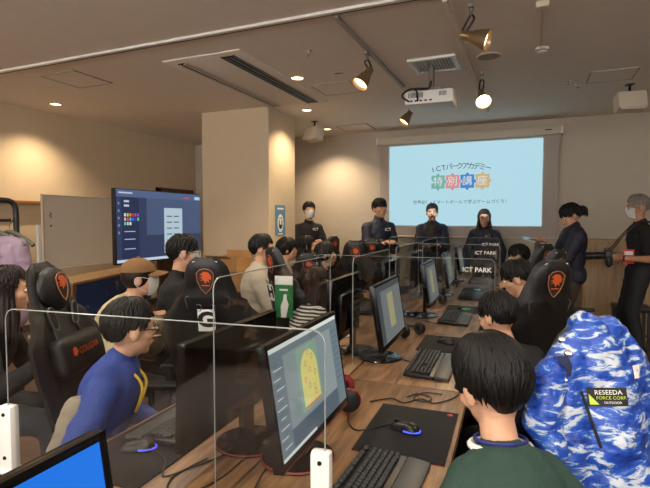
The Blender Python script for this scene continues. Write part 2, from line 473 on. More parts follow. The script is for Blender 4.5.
for q, (x, y) in enumerate(((0.46, 6.1), (0.35, 5.9), (-1.84, 3.98), (0.21, 3.3))):
    t = thing('sprinkler', ['small chrome ceiling sprinkler nearest the hatch above the photographer', 'small chrome ceiling sprinkler second from the hatch above the photographer', 'small chrome ceiling sprinkler near the lamp track and partition rail', 'small chrome ceiling sprinkler at the top edge by the sensor box'][q], 'sprinkler', (x, y, H), 0, 'ceiling sprinklers')
    MB().lathe([(0.035, 0), (0.033, -0.006), (0.012, -0.008)], 18, capb=False).build('escutcheon', M_CHROME, t)
    MB().tube([(0, 0, -0.006), (0, 0, -0.035)], 0.006, 8).lathe([(0.018, -0.036), (0.016, -0.039)], 14).build('sprinkler_head', M_CHROME, t)
# white box speakers hung from the ceiling
def box_speaker(x, y, rz, label):
    t = thing('box_speaker', label, 'speaker', (x, y, H), rz, 'white box speakers under the ceiling')
    MB().box((0, 0, -0.2), (0.29, 0.17, 0.19), rot=(R(-14), 0, 0), bev=0.018).build('speaker_cabinet', M_CREAM, t)
    MB().box((0, -0.083, -0.221), (0.25, 0.012, 0.155), rot=(R(-14), 0, 0), bev=0.004).build('speaker_grille', mat('speaker_cloth', (190, 180, 166), 0.9, bump=0.4, bscale=500), t)
    MB().tube([(0, 0.02, 0), (0, 0.02, -0.11)], 0.014, 10).box((0, 0.02, -0.004), (0.08, 0.08, 0.008)).build('bracket', M_METAL, t)
box_speaker(-3.05, 6.78, R(-25), 'white box speaker hung from the ceiling beside the square column')
box_speaker(0.99, 6.30, R(12), 'white box speaker hung from the ceiling above the photographer')

# lamp tracks with bell spotlights
for q, (x, y0, y1) in enumerate(((-1.335, 3.36, 5.40), (-0.56, 3.40, 7.0), (-1.36, 5.75, 6.55))):
    o = MB().box((x, (y0 + y1) / 2, H - 0.014), (0.034, y1 - y0, 0.028), bev=0.003).build('lamp_track', [mat('track_grey', (150, 144, 136), 0.5), M_CREAM, M_CREAM][q])
    tag(o, ['dark ceiling lamp track running toward the projector on its window side', 'long ceiling lamp track with two spotlights beside the round speaker', 'short ceiling lamp track beyond the projector with one spotlight'][q], 'lamp track', 'ceiling lamp tracks')
M_BELL = mat('bronze_lamp_metal', (150, 130, 98), 0.3, 0.7)
def bell_spot(x, y, z, target, label, power, glow):
    t = thing('track_spotlight', label, 'spotlight', (x, y, H - 0.028), 0, 'bell spotlights on the ceiling tracks')
    head = V((0, 0, z - (H - 0.028)))
    dirv = (V(target) - V((x, y, z))).normalized()
    X = Matrix.Translation(head) @ dirv.to_track_quat('Z', 'Y').to_matrix().to_4x4()
    MB().box((0, 0, -0.012), (0.034, 0.09, 0.026), bev=0.004).tube([(0, 0, -0.02), (0, 0, -0.07)], 0.012, 10).build('track_adapter', M_GREY, t)
    back = X @ V((0, 0, -0.05)) 
    b = MB()
    b.tube(spline([(0, 0, -0.06), (0.02, 0, head.z * 0.45), back + V((0.015, 0, 0.02)), back], 5), 0.008, 8)
    b.tube(spline([(0, 0, -0.06), (-0.02, 0, head.z * 0.45), back + V((-0.015, 0, 0.02)), back], 5), 0.008, 8)
    b.build('yoke', M_METAL, t)
    MB().lathe([(0.012, -0.07), (0.03, -0.066), (0.034, -0.03), (0.036, 0.0), (0.048, 0.02), (0.066, 0.085), (0.076, 0.125), (0.073, 0.125), (0.063, 0.085), (0.044, 0.022)], 28, X=X, capt=False).build('bell_shade', M_BELL, t)
    MB().lathe([(0.064, 0.095), (0.03, 0.10), (0.01, 0.102)], 22, X=X, capb=False).build('lamp_lens', emit('spot_glow' + str(glow), (255, 222, 170), glow), t)
    wp = V((x, y, H - 0.028)) + X @ V((0, 0, 0.135))
    spot('spotlight_lamp', wp, target, power, 95, 0.8, (1.0, 0.76, 0.48), 0.05)
bell_spot(-0.40, 3.52, 2.76, (2.3, 3.3, 1.7), 'bell spotlight on the long track nearest the camera, tilted sideways', 90, 6)
bell_spot(-1.345, 4.13, 2.78, (-2.1, 3.2, 1.2), 'bell spotlight hanging from the dark track before the projector', 60, 5)
bell_spot(-1.38, 5.88, 2.78, (-2.3, 5.2, 1.2), 'bell spotlight hanging just beyond the ceiling projector', 60, 5)
bell_spot(-0.47, 5.14, 2.75, (0.0, 3.6, 1.2), 'glaring bell spotlight at the far end of the long track', 60, 16)

# projector
t = thing('projector', 'white ceiling projector with black cables hung under the vent grille', 'projector', (-0.90, 4.72, H), R(2))
MB().box((0, 0.06, -0.345), (0.45, 0.36, 0.125), bev=0.018).build('projector_body', M_WHITE, t)
b = MB()
for k in range(12): b.box((-0.185 + k * 0.012, -0.121, -0.325), (0.005, 0.006, 0.045))
b.build('vent_slots', M_SLOT, t, False); b = MB()
for k in range(6): b.box((0.10 + k * 0.012, -0.121, -0.325), (0.005, 0.006, 0.04))
b.build('vent_slots', M_SLOT, t, False)
b = MB()
for k in range(5): b.box((-0.16 + k * 0.045, -0.121, -0.378), (0.024, 0.008, 0.013))
b.build('sockets', M_SLOT, t, False)
MB().tube([(0, 0.06, 0), (0, 0.06, -0.24)], 0.028, 14).box((0, 0.06, -0.25), (0.2, 0.16, 0.02)).box((0, 0.06, -0.27), (0.14, 0.12, 0.03)).build('ceiling_mount', M_GREY, t)
MB().tube([(0.08, 0.24, -0.34), (0.08, 0.27, -0.34)], 0.045, 20).build('lens', M_GLOSS, t)
MB().tube(spline([(-0.18, -0.12, -0.38), (-0.24, -0.16, -0.33), (-0.17, -0.12, -0.265), (-0.02, -0.05, -0.255), (0, 0.04, -0.16), (0, 0.05, -0.02)], 7), 0.009, 8).tube(spline([(-0.1, -0.12, -0.38), (-0.1, -0.17, -0.30), (-0.14, -0.1, -0.26), (0, 0.0, -0.24)], 7), 0.008, 8).build('cable', M_BLACK, t)

# projection screen
SX0, SX1, SZ0, SZ1, SY = -2.168, 0.155, 1.415, 2.715, 7.88
t = thing('projection_screen', 'large lit projection screen hung on the back wall with pale blue slide', 'projection screen', (0, SY, 0))
MB().box(((-2.33 + 0.368) / 2, 0.02, 2.0), (2.70, 0.006, 1.52)).build('screen_fabric', mat('screen_fabric', (176, 166, 158), 0.9), t, False)
MB().box(((SX0 + SX1) / 2, 0.010, (SZ0 + SZ1) / 2), (SX1 - SX0, 0.006, SZ1 - SZ0)).build('projected_slide', emit('slide_light', (182, 224, 237), 0.90, (40, 40, 40), 0.0), t, False)
MB().tube([(-2.34, 0.02, 1.235), (0.378, 0.02, 1.235)], 0.014, 10).build('bottom_bar', M_CREAM, t)
t2 = thing('screen_housing', 'long pale screen housing box fixed above the projection screen', 'screen housing', (0, 7.86, 0))
MB().box((-0.98, 0, 2.80), (2.74, 0.13, 0.10), bev=0.012).build('housing_case', M_CREAM, t2)
for sx in (-2.36, 0.40): MB().box((sx, 0, 2.80), (0.03, 0.14, 0.112), bev=0.008).build('end_cap', M_WHITE, t2)
MB().box((0.22, -0.067, 2.81), (0.09, 0.004, 0.014)).build('name_plate', M_INK, t2, False)
for sx in (-2.1, -0.98, 0.15): MB().box((sx, 0.10, 2.81), (0.05, 0.08, 0.07)).build('wall_bracket', M_GREY, t2)
# slide writing
cxs = -1.03
XS = lambda x, z: frame((x, 0.004, z), (1, 0, 0), (0, -1, 0))
C_TX = emit('slide_text', (88, 100, 108), 0.75, None, 0.0)
title = 'ICTパークアカデミー'
b = MB()
for k, ch in enumerate(title):
    a = (k - (len(title) - 1) / 2) / len(title)
    vs, fs = text_geo(ch, 0.112, bold=0.006)
    X = XS(cxs + a * 0.92, 2.292 + 0.055 * (1 - (2 * a) ** 2) - 0.02 * 0) @ Matrix.Rotation(-a * 0.55, 4, 'Z')
    b.add(vs, fs, 0, X)
b.build('slide_title', C_TX, t, False)
def puzzle(x, z, w, kx):
    """jigsaw outline: square with knobs on top, bottom and one side"""
    h = w * 0.46; pts = []
    def knob(p, d, nrm, r, sgn):
        out = []
        for i in range(9):
            a = PI * i / 8
            out.append((p[0] - d[0] * r * math.cos(a) + nrm[0] * sgn * r * math.sin(a) * 1.25, p[1] - d[1] * r * math.cos(a) + nrm[1] * sgn * r * math.sin(a) * 1.25))
        return out
    r = w * 0.11
    pts += [(-h, -h)] + knob((0, -h), (1, 0), (0, -1), r, 1) + [(h, -h)] + knob((h, 0), (0, 1), (1, 0), r, kx) + [(h, h)] + knob((0, h), (-1, 0), (0, 1), r, 1) + [(-h, h)] + knob((-h, 0), (0, -1), (-1, 0), r, -1 if kx > 0 else -1)
    return [(x + p[0], z + p[1]) for p in pts]
for k, (ch, c) in enumerate(zip('特別講座', ((132, 190, 178), (232, 156, 154), (84, 142, 212), (224, 190, 136)))):
    px = cxs + (k - 1.5) * 0.226
    poly = [(p[0], p[1]) for p in puzzle(px, 2.11, 0.226, 1)]
    MB().add([(p[0], 0.004, p[1]) for p in poly], [tuple(range(len(poly)))]).build('puzzle_piece', emit('puzzle_%d' % k, c, 0.80, None, 0.0), t, False)
    writing('puzzle_letter', ch, 0.158, frame((px, 0.001, 2.108), (1, 0, 0), (0, -1, 0)), emit('puzzle_white', (232, 244, 246), 0.85, None, 0.0), t)
writing('slide_caption', '世界初！eスマートボールで学ぶゲームづくり！', 0.069, XS(-1.03, 1.785), C_TX, t, 0.004)
# the projector's beam: only a rectangle of directions carries light, as from a real projector
pl = bpy.data.lights.new('projector_lamp', 'SPOT'); pl.energy = 420; pl.spot_size = R(60); pl.spot_blend = 0.0; pl.shadow_soft_size = 0.01; pl.color = (0.78, 0.95, 1.0)
po = bpy.data.objects.new('projector_lamp', pl); COL.objects.link(po)
PP = V((-0.82, 5.02, 2.655)); po.location = PP
po.rotation_euler = (R(90), 0, 0)
pl.use_nodes = True
nt = pl.node_tree; L = nt.links
em = [n for n in nt.nodes if n.type == 'EMISSION'][0]
tcn = nt.nodes.new('ShaderNodeTexCoord'); sep = nt.nodes.new('ShaderNodeSeparateXYZ'); L.new(tcn.outputs['Normal'], sep.inputs[0])
def mth(op, a, c):
    n = nt.nodes.new('ShaderNodeMath'); n.operation = op
    for i, x in enumerate((a, c)):
        if hasattr(x, 'default_value'): L.new(x, n.inputs[i])
        else: n.inputs[i].default_value = x
    return n.outputs[0]
dpt = mth('ABSOLUTE', sep.outputs['Z'], 0.0)
ux_ = mth('DIVIDE', sep.outputs['X'], dpt); uy_ = mth('DIVIDE', sep.outputs['Y'], dpt)
D = SY - PP.y
m1 = mth('GREATER_THAN', ux_, (SX0 - PP.x) / D); m2 = mth('LESS_THAN', ux_, (SX1 - PP.x) / D)
m3 = mth('GREATER_THAN', uy_, (SZ0 - PP.z) / D); m4 = mth('LESS_THAN', uy_, (SZ1 - PP.z) / D)
L.new(mth('MULTIPLY', mth('MULTIPLY', m1, m2), mth('MULTIPLY', m3, m4)), em.inputs['Strength'])

# poster on the column's side face
t = thing('wall_poster', 'small blue poster with white oval figure on the column side face', 'poster', (-3.203, 5.98, 1.50))
PX = frame((0.002, 0, 0), (0, 1, 0), (1, 0, 0))
MB().box((0, 0, 0), (0.29, 0.42, 0.004), X=PX).build('poster_sheet', mat('poster_blue', (96, 140, 178), 0.6), t, False)
b = MB(); b.prism([(0.085 * math.cos(a), -0.04 + 0.125 * math.sin(a)) for a in [2 * PI * i / 28 for i in range(28)]], 0.002, 0.004, X=PX)
b.box((0, 0.16, 0.003), (0.18, 0.025, 0.002), X=PX); b.box((0, -0.19, 0.003), (0.15, 0.016, 0.002), X=PX)
b.build('poster_print', M_PAPER, t, False)
b = MB(); b.prism([(0.05 * math.cos(a), -0.07 + 0.05 * math.sin(a)) for a in [PI + PI * i / 14 for i in range(15)]] + [(0.05, 0.0), (0.03, 0.0), (0.03, -0.06), (-0.03, -0.06), (-0.03, 0.0), (-0.05, 0.0)], 0.0045, 0.006, X=PX)
b.box((-0.02, 0.03, 0.005), (0.02, 0.02, 0.002), X=PX); b.box((0.02, 0.03, 0.005), (0.02, 0.02, 0.002), X=PX)
b.build('poster_figure', mat('poster_navy', (36, 50, 84), 0.6), t, False)

# whiteboard on a stand before the left wall
t = thing('whiteboard', 'wide whiteboard on a white stand before the tan wall', 'whiteboard', (-5.6, 5.1, 0))
MB().box((0, 0, 1.36), (0.02, 1.78, 0.90)).build('board_surface', mat('board_white', (222, 214, 200), 0.45), t, False)
b = MB()
for s in (-1, 1): b.box((0.004, s * 0.895, 1.36), (0.034, 0.02, 0.93), bev=0.004); b.box((0.004, 0, 1.36 + s * 0.457), (0.034, 1.80, 0.02), bev=0.004)
b.build('board_frame', M_CREAM, t)
MB().box((0.05, 0, 0.89), (0.09, 1.7, 0.02), bev=0.004).build('pen_tray', M_CREAM, t)
for s in (-1, 1): MB().box((-0.03, s * 0.93, 0.74), (0.04, 0.04, 1.40), bev=0.006).box((0, s * 0.93, 0.02), (0.5, 0.05, 0.04), bev=0.006).build('stand_leg', M_WHITE, t)
MB().box((-0.03, 0, 0.45), (0.03, 1.84, 0.03)).build('cross_bar', M_WHITE, t)
b = MB(); b.box((0.012, -0.79, 1.56), (0.006, 0.016, 0.07)); b.box((0.012, -0.785, 1.60), (0.006, 0.03, 0.016))
MB().tube(spline([(0.012, -0.80, 1.60), (0.012, -0.78, 1.58), (0.012, -0.80, 1.555), (0.012, -0.775, 1.53)], 5), 0.005, 6).build('marker_stroke', M_INK, t)
MB().lathe([(0.012, 0), (0.012, 0.008)], 14, X=frame((0.010, -0.79, 1.43), (0, 1, 0), (1, 0, 0))).build('magnet', M_INK, t)

# big television
t = thing('television', 'large television on a stand showing a dark paint program', 'television', (-3.82, 4.34, 0))
MB().box((-0.03, 0, 1.435), (0.05, 1.36, 0.78), bev=0.008).build('tv_case', M_BLACK, t)
TX = frame((-0.002, 0, 1.44), (0, 1, 0), (1, 0, 0))
def quad(b, x0, y0, x1, y1, z, m, X): b.add([(x0, y0, z), (x1, y0, z), (x1, y1, z), (x0, y1, z)], [(0, 1, 2, 3)], m, X)
b = MB(); tvm = []
def tvq(x0, y0, x1, y1, z, c, s=0.8):
    nm = 'tv_%d_%d_%d' % c
    m = emit(nm, c, s)
    if m not in tvm: tvm.append(m)
    quad(b, x0, y0, x1, y1, z, tvm.index(m), TX)
tvq(-0.67, -0.375, 0.67, 0.375, 0.0, (50, 62, 96))
tvq(-0.67, 0.30, 0.67, 0.375, 0.001, (84, 104, 146))
tvq(-0.60, -0.345, -0.36, 0.30, 0.001, (34, 46, 84))
tvq(-0.25, -0.10, 0.67, 0.30, 0.0008, (74, 92, 128))
tvq(-0.67, -0.375, 0.67, -0.345, 0.0015, (210, 222, 240))
tvq(0.02, -0.31, 0.33, 0.20, 0.002, (190, 214, 226))
for k in range(6):
    for g in range(2): tvq(0.06 + g * 0.12, 0.10 - k * 0.068, 0.15 + g * 0.12, 0.112 - k * 0.068, 0.003, (70, 84, 96))
pal = [(240, 240, 240), (230, 210, 60), (240, 150, 40), (220, 60, 60), (200, 70, 160), (130, 90, 220), (240, 190, 200), (240, 90, 90), (90, 200, 240), (60, 120, 240), (40, 70, 220), (120, 220, 90), (90, 220, 200), (190, 240, 210), (250, 250, 250)]
for k, c in enumerate(pal):
    x = -0.57 + (k % 6) * 0.036; y = 0.10 - (k // 6) * 0.045
    tvq(x, y, x + 0.024, y + 0.032, 0.003, c)
for y in (0.245, 0.20, -0.06, -0.14, -0.24): tvq(-0.57, y, -0.42 if y < 0.1 else -0.50, y + (0.008 if y < 0.1 else 0.022), 0.003, (200, 210, 230))
for k in range(5): tvq(-0.65, 0.22 - k * 0.075, -0.63, 0.245 - k * 0.075, 0.003, (120, 150, 220))
tvq(-0.64, 0.335, -0.45, 0.35, 0.003, (210, 214, 230)); tvq(0.56, 0.31, 0.66, 0.345, 0.003, (190, 220, 240)); tvq(0.36, 0.315, 0.45, 0.335, 0.003, (190, 90, 90))
b.build('tv_display', tvm, t, False)
for s in (-1, 1): MB().box((-0.06, s * 0.3, 0.55), (0.05, 0.06, 1.0)).box((0, s * 0.3, 0.03), (0.6, 0.06, 0.06), bev=0.01).build('stand_leg', M_BLACK, t)
MB().box((-0.06, 0, 0.6), (0.03, 0.6, 0.05)).build('cross_bar', M_BLACK, t)

# clothes rack with hangers and the lilac jacket
t = thing('clothes_rack', 'black tube clothes rack with rounded top standing by the tan wall', 'clothes rack', (-3.93, 2.45, 0), R(-4))
fr = [(0.05, -0.85, 0.03), (0.05, -0.85, 1.55)] + bez((0.05, -0.85, 1.55), (0.05, -0.85, 1.65), (0.05, -0.81, 1.66), (0.05, -0.75, 1.66), 5) + bez((0.05, 0.13, 1.66), (0.05, 0.2, 1.66), (0.05, 0.225, 1.64), (0.05, 0.225, 1.55), 5) + [(0.05, 0.225, 0.03)]
MB().tube(fr, 0.022, 12).build('upper_frame', M_BLACK, t)
MB().tube([(0.05, -0.85, 1.50), (0.05, 0.225, 1.50)], 0.012, 10).build('hanging_rail', M_BLACK, t)
for y in (-0.85, 0.225):
    MB().tube([(-0.2, y, 0.05), (0.3, y, 0.05)], 0.018, 10).build('foot_bar', M_BLACK, t)
    for s in (-0.19, 0.29): MB().lathe([(0.025, -0.012), (0.025, 0.012)], 14, X=frame((s, y, 0.025), (1, 0, 0), (0, 1, 0))).build('caster', M_BLACK, t)
RX = Matrix.Translation((-3.93, 2.45, 0)) @ Matrix.Rotation(R(-4), 4, 'Z')
M_HANG = mat('grey_green_hanger', (84, 88, 78), 0.6)
def hanger(y, label, yaw=0.0):
    p = RX @ V((0.05, y, 1.50))
    t = thing('coat_hanger', label, 'hanger', p, R(-4 + yaw), 'grey clothes hangers on the rack')
    MB().tube(spline([(0, 0, 0.0), (0.016, 0, 0.018), (0.03, 0, 0.0), (0.018, 0, -0.02), (0.0, 0, -0.04), (0, 0, -0.1)], 5), 0.003, 8).build('hook', M_CHROME, t)
    MB().tube(spline([(-0.25, 0, -0.20), (-0.20, 0, -0.165), (-0.06, 0, -0.105), (0, 0, -0.095), (0.06, 0, -0.105), (0.20, 0, -0.165), (0.25, 0, -0.20)], 5), [0.017] * 31, 10).build('shoulder_bar', M_HANG, t)
    return t
hanger(0.17, 'grey hanger at the outer end of the black clothes rack', 8)
hanger(0.06, 'grey hanger holding the lilac jacket on the clothes rack', 20)
b = MB()
jp = RX @ V((0.05, 0.06, 1.50)); jX = Matrix.Translation(jp) @ Matrix.Rotation(R(16), 4, 'Z')
def jcap(p, q, ra, rb, flat=None): b.cap(jX @ V(p), jX @ V(q), ra, rb)
jcap((-0.15, 0, -0.18), (0.15, 0, -0.18), 0.06, 0.06); jcap((-0.13, 0, -0.25), (-0.15, 0, -0.75), 0.09, 0.10); jcap((0.13, 0, -0.25), (0.15, 0, -0.75), 0.09, 0.10); jcap((0, 0, -0.2), (0, 0, -0.76), 0.09, 0.11)
for s in (-1, 1): jcap((s * 0.19, 0.02, -0.2), (s * 0.25, 0.03, -0.62), 0.065, 0.05)
o = b.remeshed('hanging_jacket', mat('lilac_nylon', (142, 122, 142), 0.5, bump=0.3, bscale=30), None, 0.012, 5, (0.02, 0.06))
tag(o, 'lilac padded jacket hanging on the black clothes rack', 'jacket')

# blue worn panel and the pale bench top behind it
t = thing('blue_cabinet', 'low blue cabinet with worn tan patches below the whiteboard', 'cabinet', (-4.98, 4.55, 0), R(17))
def blue_mat():
    m = bpy.data.materials.new('worn_blue_paint'); m.use_nodes = True; nt = m.node_tree; L = nt.links; bs = nt.nodes['Principled BSDF']
    tc = nt.nodes.new('ShaderNodeTexCoord'); n = nt.nodes.new('ShaderNodeTexNoise'); n.inputs['Scale'].default_value = 3.6; n.inputs['Detail'].default_value = 6; n.inputs['Roughness'].default_value = 0.62
    L.new(tc.outputs['Object'], n.inputs['Vector']); cr = nt.nodes.new('ShaderNodeValToRGB'); cr.color_ramp.interpolation = 'CONSTANT'
    cr.color_ramp.elements[0].color = rgb(22, 56, 112); cr.color_ramp.elements[1].color = rgb(150, 124, 84); cr.color_ramp.elements[1].position = 0.615
    L.new(n.outputs['Fac'], cr.inputs[0]); L.new(cr.outputs[0], bs.inputs['Base Color']); bs.inputs['Roughness'].default_value = 0.6
    return m
MB().box((0, 0, 0.42), (0.4, 1.8, 0.76), bev=0.004).build('cabinet_body', blue_mat(), t)
MB().box((0, 0, 0.815), (0.44, 1.9, 0.03), bev=0.004).build('cabinet_top', wood('pale_wood', (140, 108, 70), (172, 138, 94), 0.5, 2, 1), t)
MB().box((0.19, -0.93, 0.40), (0.06, 0.06, 0.80), bev=0.004).build('corner_post', wood('post_wood', (110, 74, 42), (140, 100, 60), 0.5, 2, 2), t)

# cardboard boxes on a low dark table at the column
t = thing('low_table', 'small dark low table under the cardboard boxes at the column', 'table', (-3.52, 5.30, 0))
MB().box((0, 0, 0.59), (0.62, 0.52, 0.03), bev=0.004).build('tabletop', M_BLACK, t)
for sx in (-0.27, 0.27):
    for sy in (-0.22, 0.22): MB().box((sx, sy, 0.287), (0.035, 0.035, 0.575)).build('leg', M_BLACK, t)
def carton(x, y, z, s, label, rz, open_top=False):
    t = thing('cardboard_box', label, 'box', (x, y, z), rz, 'cardboard boxes stacked at the column')
    w, d, h = s
    if open_top:
        b = MB()
        b.box((0, 0, 0.004), (w, d, 0.008))
        for sx in (-1, 1): b.box((sx * (w / 2 - 0.004), 0, h / 2), (0.008, d, h))
        for sy in (-1, 1): b.box((0, sy * (d / 2 - 0.004), h / 2), (w, 0.008, h))
        b.build('box_body', M_CARD, t, False)
        MB().box((-w * 0.12, -d / 2 - 0.04, h + 0.005), (w * 0.9, 0.09, 0.006), rot=(R(-25), 0, 0)).build('flap', M_CARD, t, False)
        MB().box((0, d / 2 + 0.01, h + 0.035), (w, 0.006, 0.08), rot=(R(-12), 0, 0)).build('flap', M_CARD, t, False)
    else:
        MB().box((0, 0, h / 2), (w, d, h), bev=0.004).build('box_body', M_CARD, t)
        MB().box((0, 0, h + 0.001), (0.05, d + 0.002, 0.002)).box((0, -d / 2 - 0.001, h / 2 + h * 0.3), (0.05, 0.002, h * 0.4)).build('packing_tape', mat('packing_tape', (150, 112, 66), 0.3), t, False)
carton(-3.52, 5.30, 0.606, (0.40, 0.36, 0.24), 'closed cardboard box beneath the open one at the column', R(6))
carton(-3.56, 5.30, 0.85, (0.42, 0.34, 0.18), 'open topped cardboard box, upper of the two at the column', R(-4), True)

# lectern, stool
t = thing('lectern', 'pale wood counter standing behind the photographer', 'lectern', (1.15, 7.28, 0))
M_LW = wood('lectern_wood', (170, 140, 100), (196, 168, 128), 0.5, 1.6, 2)
MB().box((0, 0, 0.55), (1.02, 0.5, 1.10), bev=0.004).build('counter_body', M_LW, t)
MB().box((0, -0.01, 1.175), (1.04, 0.54, 0.15), bev=0.004).build('counter_top', M_LW, t)
MB().box((0, -0.252, 1.098), (1.02, 0.006, 0.008)).build('groove', mat('groove', (80, 60, 40), 0.7), t, False)
t = thing('bar_stool', 'dark low stool beside the photographer before the pale counter', 'stool', (1.13, 6.72, 0))
MB().box((0, 0, 0.46), (0.38, 0.34, 0.06), bev=0.02).build('seat', M_BLACK, t)
for sx in (-0.16, 0.16):
    for sy in (-0.14, 0.14): MB().box((sx, sy, 0.215), (0.035, 0.035, 0.43)).build('leg', M_BLACK, t)
b = MB()
for z in (0.16,):
    b.box((0, -0.14, z), (0.3, 0.022, 0.025)); b.box((0, 0.14, z), (0.3, 0.022, 0.025))
b.build('foot_rail', M_BLACK, t)
# ------------------------------------------------------------------ desks
SEAMS = [-0.16, 1.03, 2.22, 3.38, 4.57, 5.76, 6.78]
SIDE = {1: 'photographer side', -1: 'television side'}
ORD = ['first', 'second', 'third', 'fourth', 'fifth', 'sixth']
def make_desk(side, y0, y1, label):
    c = row(-0.795 + side * 0.29, (y0 + y1) / 2)
    t = thing('office_desk', label, 'desk', (c.x, c.y, 0), RA, 'wood topped desks of the double row')
    L = y1 - y0 - 0.008
    MB().box((0, 0, DZ - 0.0175), (0.572, L, 0.035), bev=0.003).build('tabletop', M_DESK, t)
    b = MB(); b.box((side * 0.2875, 0, DZ - 0.0175), (0.003, L, 0.034)); b.build('edge_band', M_DESKEDGE, t, False)
    for sx in (-0.25, 0.25):
        for sy in (-1, 1): MB().box((sx, sy * (L / 2 - 0.05), 0.34), (0.04, 0.04, 0.68)).build('leg', M_METAL, t)
    MB().box((-side * 0.2, 0, 0.52), (0.014, L - 0.16, 0.28)).build('modesty_panel', M_BLACK, t)
for k in range(6):
    for s in (1, -1):
        make_desk(s, SEAMS[k], SEAMS[k + 1], '%s wood desk from the near end, on the %s of the row' % (ORD[k], SIDE[s]))

# ------------------------------------------------------------------ monitors; local +x is the way the screen faces, y along the panel
M_REDLINE = mat('red_accent', (120, 26, 26), 0.4)
M_STANDREF = mat('gloss_black_base', (10, 10, 11), 0.08, spec=0.5)
def screen_mats(): return [emit('ui_bg', (146, 160, 160), 0.8), emit('ui_dark', (88, 104, 116), 0.8), emit('ui_yellow', (226, 214, 128), 0.9), emit('ui_green', (146, 180, 158), 0.8), emit('ui_white', (220, 226, 218), 0.9), emit('ui_red', (206, 140, 110), 0.85), emit('ui_mid', (116, 132, 140), 0.8)]
def make_monitor(label, loc, rz, w=0.54, ztop=1.175, zbot=0.84, screen='pinball', red=True, basey=0.0, group=None):
    t = thing('computer_monitor', label, 'monitor', (loc[0], loc[1], DZ), rz, group or 'computer monitors along the desk row')
    h = ztop - zbot; zc = (ztop + zbot) / 2 - DZ
    MB().box((-0.012, 0, zc), (0.024, w, h), bev=0.005).box((-0.035, 0, zc - 0.02), (0.03, w * 0.62, h * 0.6), bev=0.012).build('housing', M_GLOSS, t)
    b = MB(); bz = 0.014
    for s in (-1, 1): b.box((0.002, s * (w / 2 - bz / 2), zc), (0.008, bz, h), bev=0.002)
    b.box((0.002, 0, zc + h / 2 - bz / 2), (0.008, w, bz), bev=0.002); b.box((0.002, 0, zc - h / 2 + 0.0125), (0.008, w, 0.025), bev=0.002)
    b.build('bezel', M_GLOSS, t)
    if red: MB().box((0.007, 0, zc - h / 2 + 0.004), (0.002, w * 0.94, 0.002)).build('accent_strip', M_REDLINE, t, False)
    SXm = frame((0.0045, 0, zc + 0.005), (0, 1, 0), (1, 0, 0))
    W2, H2 = w / 2 - bz, h / 2 - 0.019
    b = MB()
    if screen == 'blue':
        quad(b, -W2, -H2, W2, H2, 0, 0, SXm); ms = [emit('blue_screen', (20, 118, 232), 0.95)]
    elif screen == 'off':
        quad(b, -W2, -H2, W2, H2, 0, 0, SXm); ms = [mat('dark_screen', (14, 15, 18), 0.12)]
    elif screen == 'dim':
        ms = [emit('dim_bg', (140, 148, 148), 0.5), emit('dim_panel', (190, 186, 140), 0.55), emit('dim_dark', (88, 96, 100), 0.5)]
        quad(b, -W2, -H2, W2, H2, 0, 0, SXm); quad(b, -W2, H2 - 0.03, W2, H2, .001, 2, SXm); quad(b, -W2, -H2, -W2 + 0.07, H2, .001, 2, SXm)
        quad(b, -0.06, -H2 * 0.6, 0.06, H2 * 0.62, .002, 1, SXm)
    else:
        ms = screen_mats()
        quad(b, -W2, -H2, W2, H2, 0, 0, SXm)
        quad(b, -W2, H2 - 0.012, W2, H2, .001, 4, SXm); quad(b, -W2, H2 - 0.032, W2, H2 - 0.012, .001, 6, SXm)
        quad(b, -W2, -H2, -W2 + 0.075, H2 - 0.03, .001, 6, SXm); quad(b, W2 - 0.07, -H2, W2, H2 - 0.03, .001, 6, SXm)
        quad(b, -W2 + 0.075, -H2, W2 - 0.07, -H2 + 0.06, .001, 1, SXm); quad(b, -W2, -H2, W2 * 0.1 - W2 * 0.2, -H2 + 0.009, .002, 4, SXm)
        for k in range(18): quad(b, -W2 + 0.006 + 0.006 * (k % 3), H2 - 0.048 - k * 0.013, -W2 + 0.04 + 0.008 * (k * 7 % 4), H2 - 0.0455 - k * 0.013, .0015, 4 if k % 2 else 1, SXm)
        for k in range(9): quad(b, W2 - 0.062, H2 - 0.05 - k * 0.02, W2 - 0.015, H2 - 0.046 - k * 0.02, .0015, 1, SXm)
        quad(b, -0.10, -0.075, 0.055, H2 - 0.038, .002, 3, SXm)
        top = H2 - 0.046
        poly = [(-0.085, -0.062), (0.040, -0.062), (0.040, top - 0.07)] + [(-0.0225 + 0.0625 * math.cos(a), top - 0.07 + 0.0625 * math.sin(a)) for a in [PI * i / 12 for i in range(1, 12)]] + [(-0.085, top - 0.07)]
        b.add([(p[0], p[1], .003) for p in poly], [tuple(range(len(poly)))], 2, SXm)
        quad(b, -0.083, -0.070, 0.038, -0.062, .003, 5, SXm)
        for (px, py) in (lambda L: [(x * 1.25 - 0.0225, y * 1.15) for x, y in L])(((-0.02, 0.05), (0.02, 0.06), (0, 0.03), (-0.03, 0.01), (0.03, 0.015), (-0.01, -0.01), (0.015, -0.02), (0.0, 0.075), (0.02, -0.035), (-0.025, 0.085))):
            ring = [(px + 0.009 * math.cos(a), py + 0.009 * math.sin(a)) for a in [2 * PI * i / 12 for i in range(12)]]; inn = [(px + 0.006 * math.cos(a), py + 0.006 * math.sin(a)) for a in [2 * PI * i / 12 for i in range(12)]]
            b.add([(p[0], p[1], .004) for p in ring + inn], [(i, (i + 1) % 12, 12 + (i + 1) % 12, 12 + i) for i in range(12)], 5, SXm)
    b.build('screen', ms, t, False)
    TL = Matrix.Translation((0, 0, zc)) @ Matrix.Rotation(R(-9 if abs(rz) < 1 else -2), 4, 'Y') @ Matrix.Translation((0, 0, -zc))   # the panel leans back
    for c in kids(t): c.matrix_local = TL
    X = Matrix.Translation((-0.075, basey, 0))
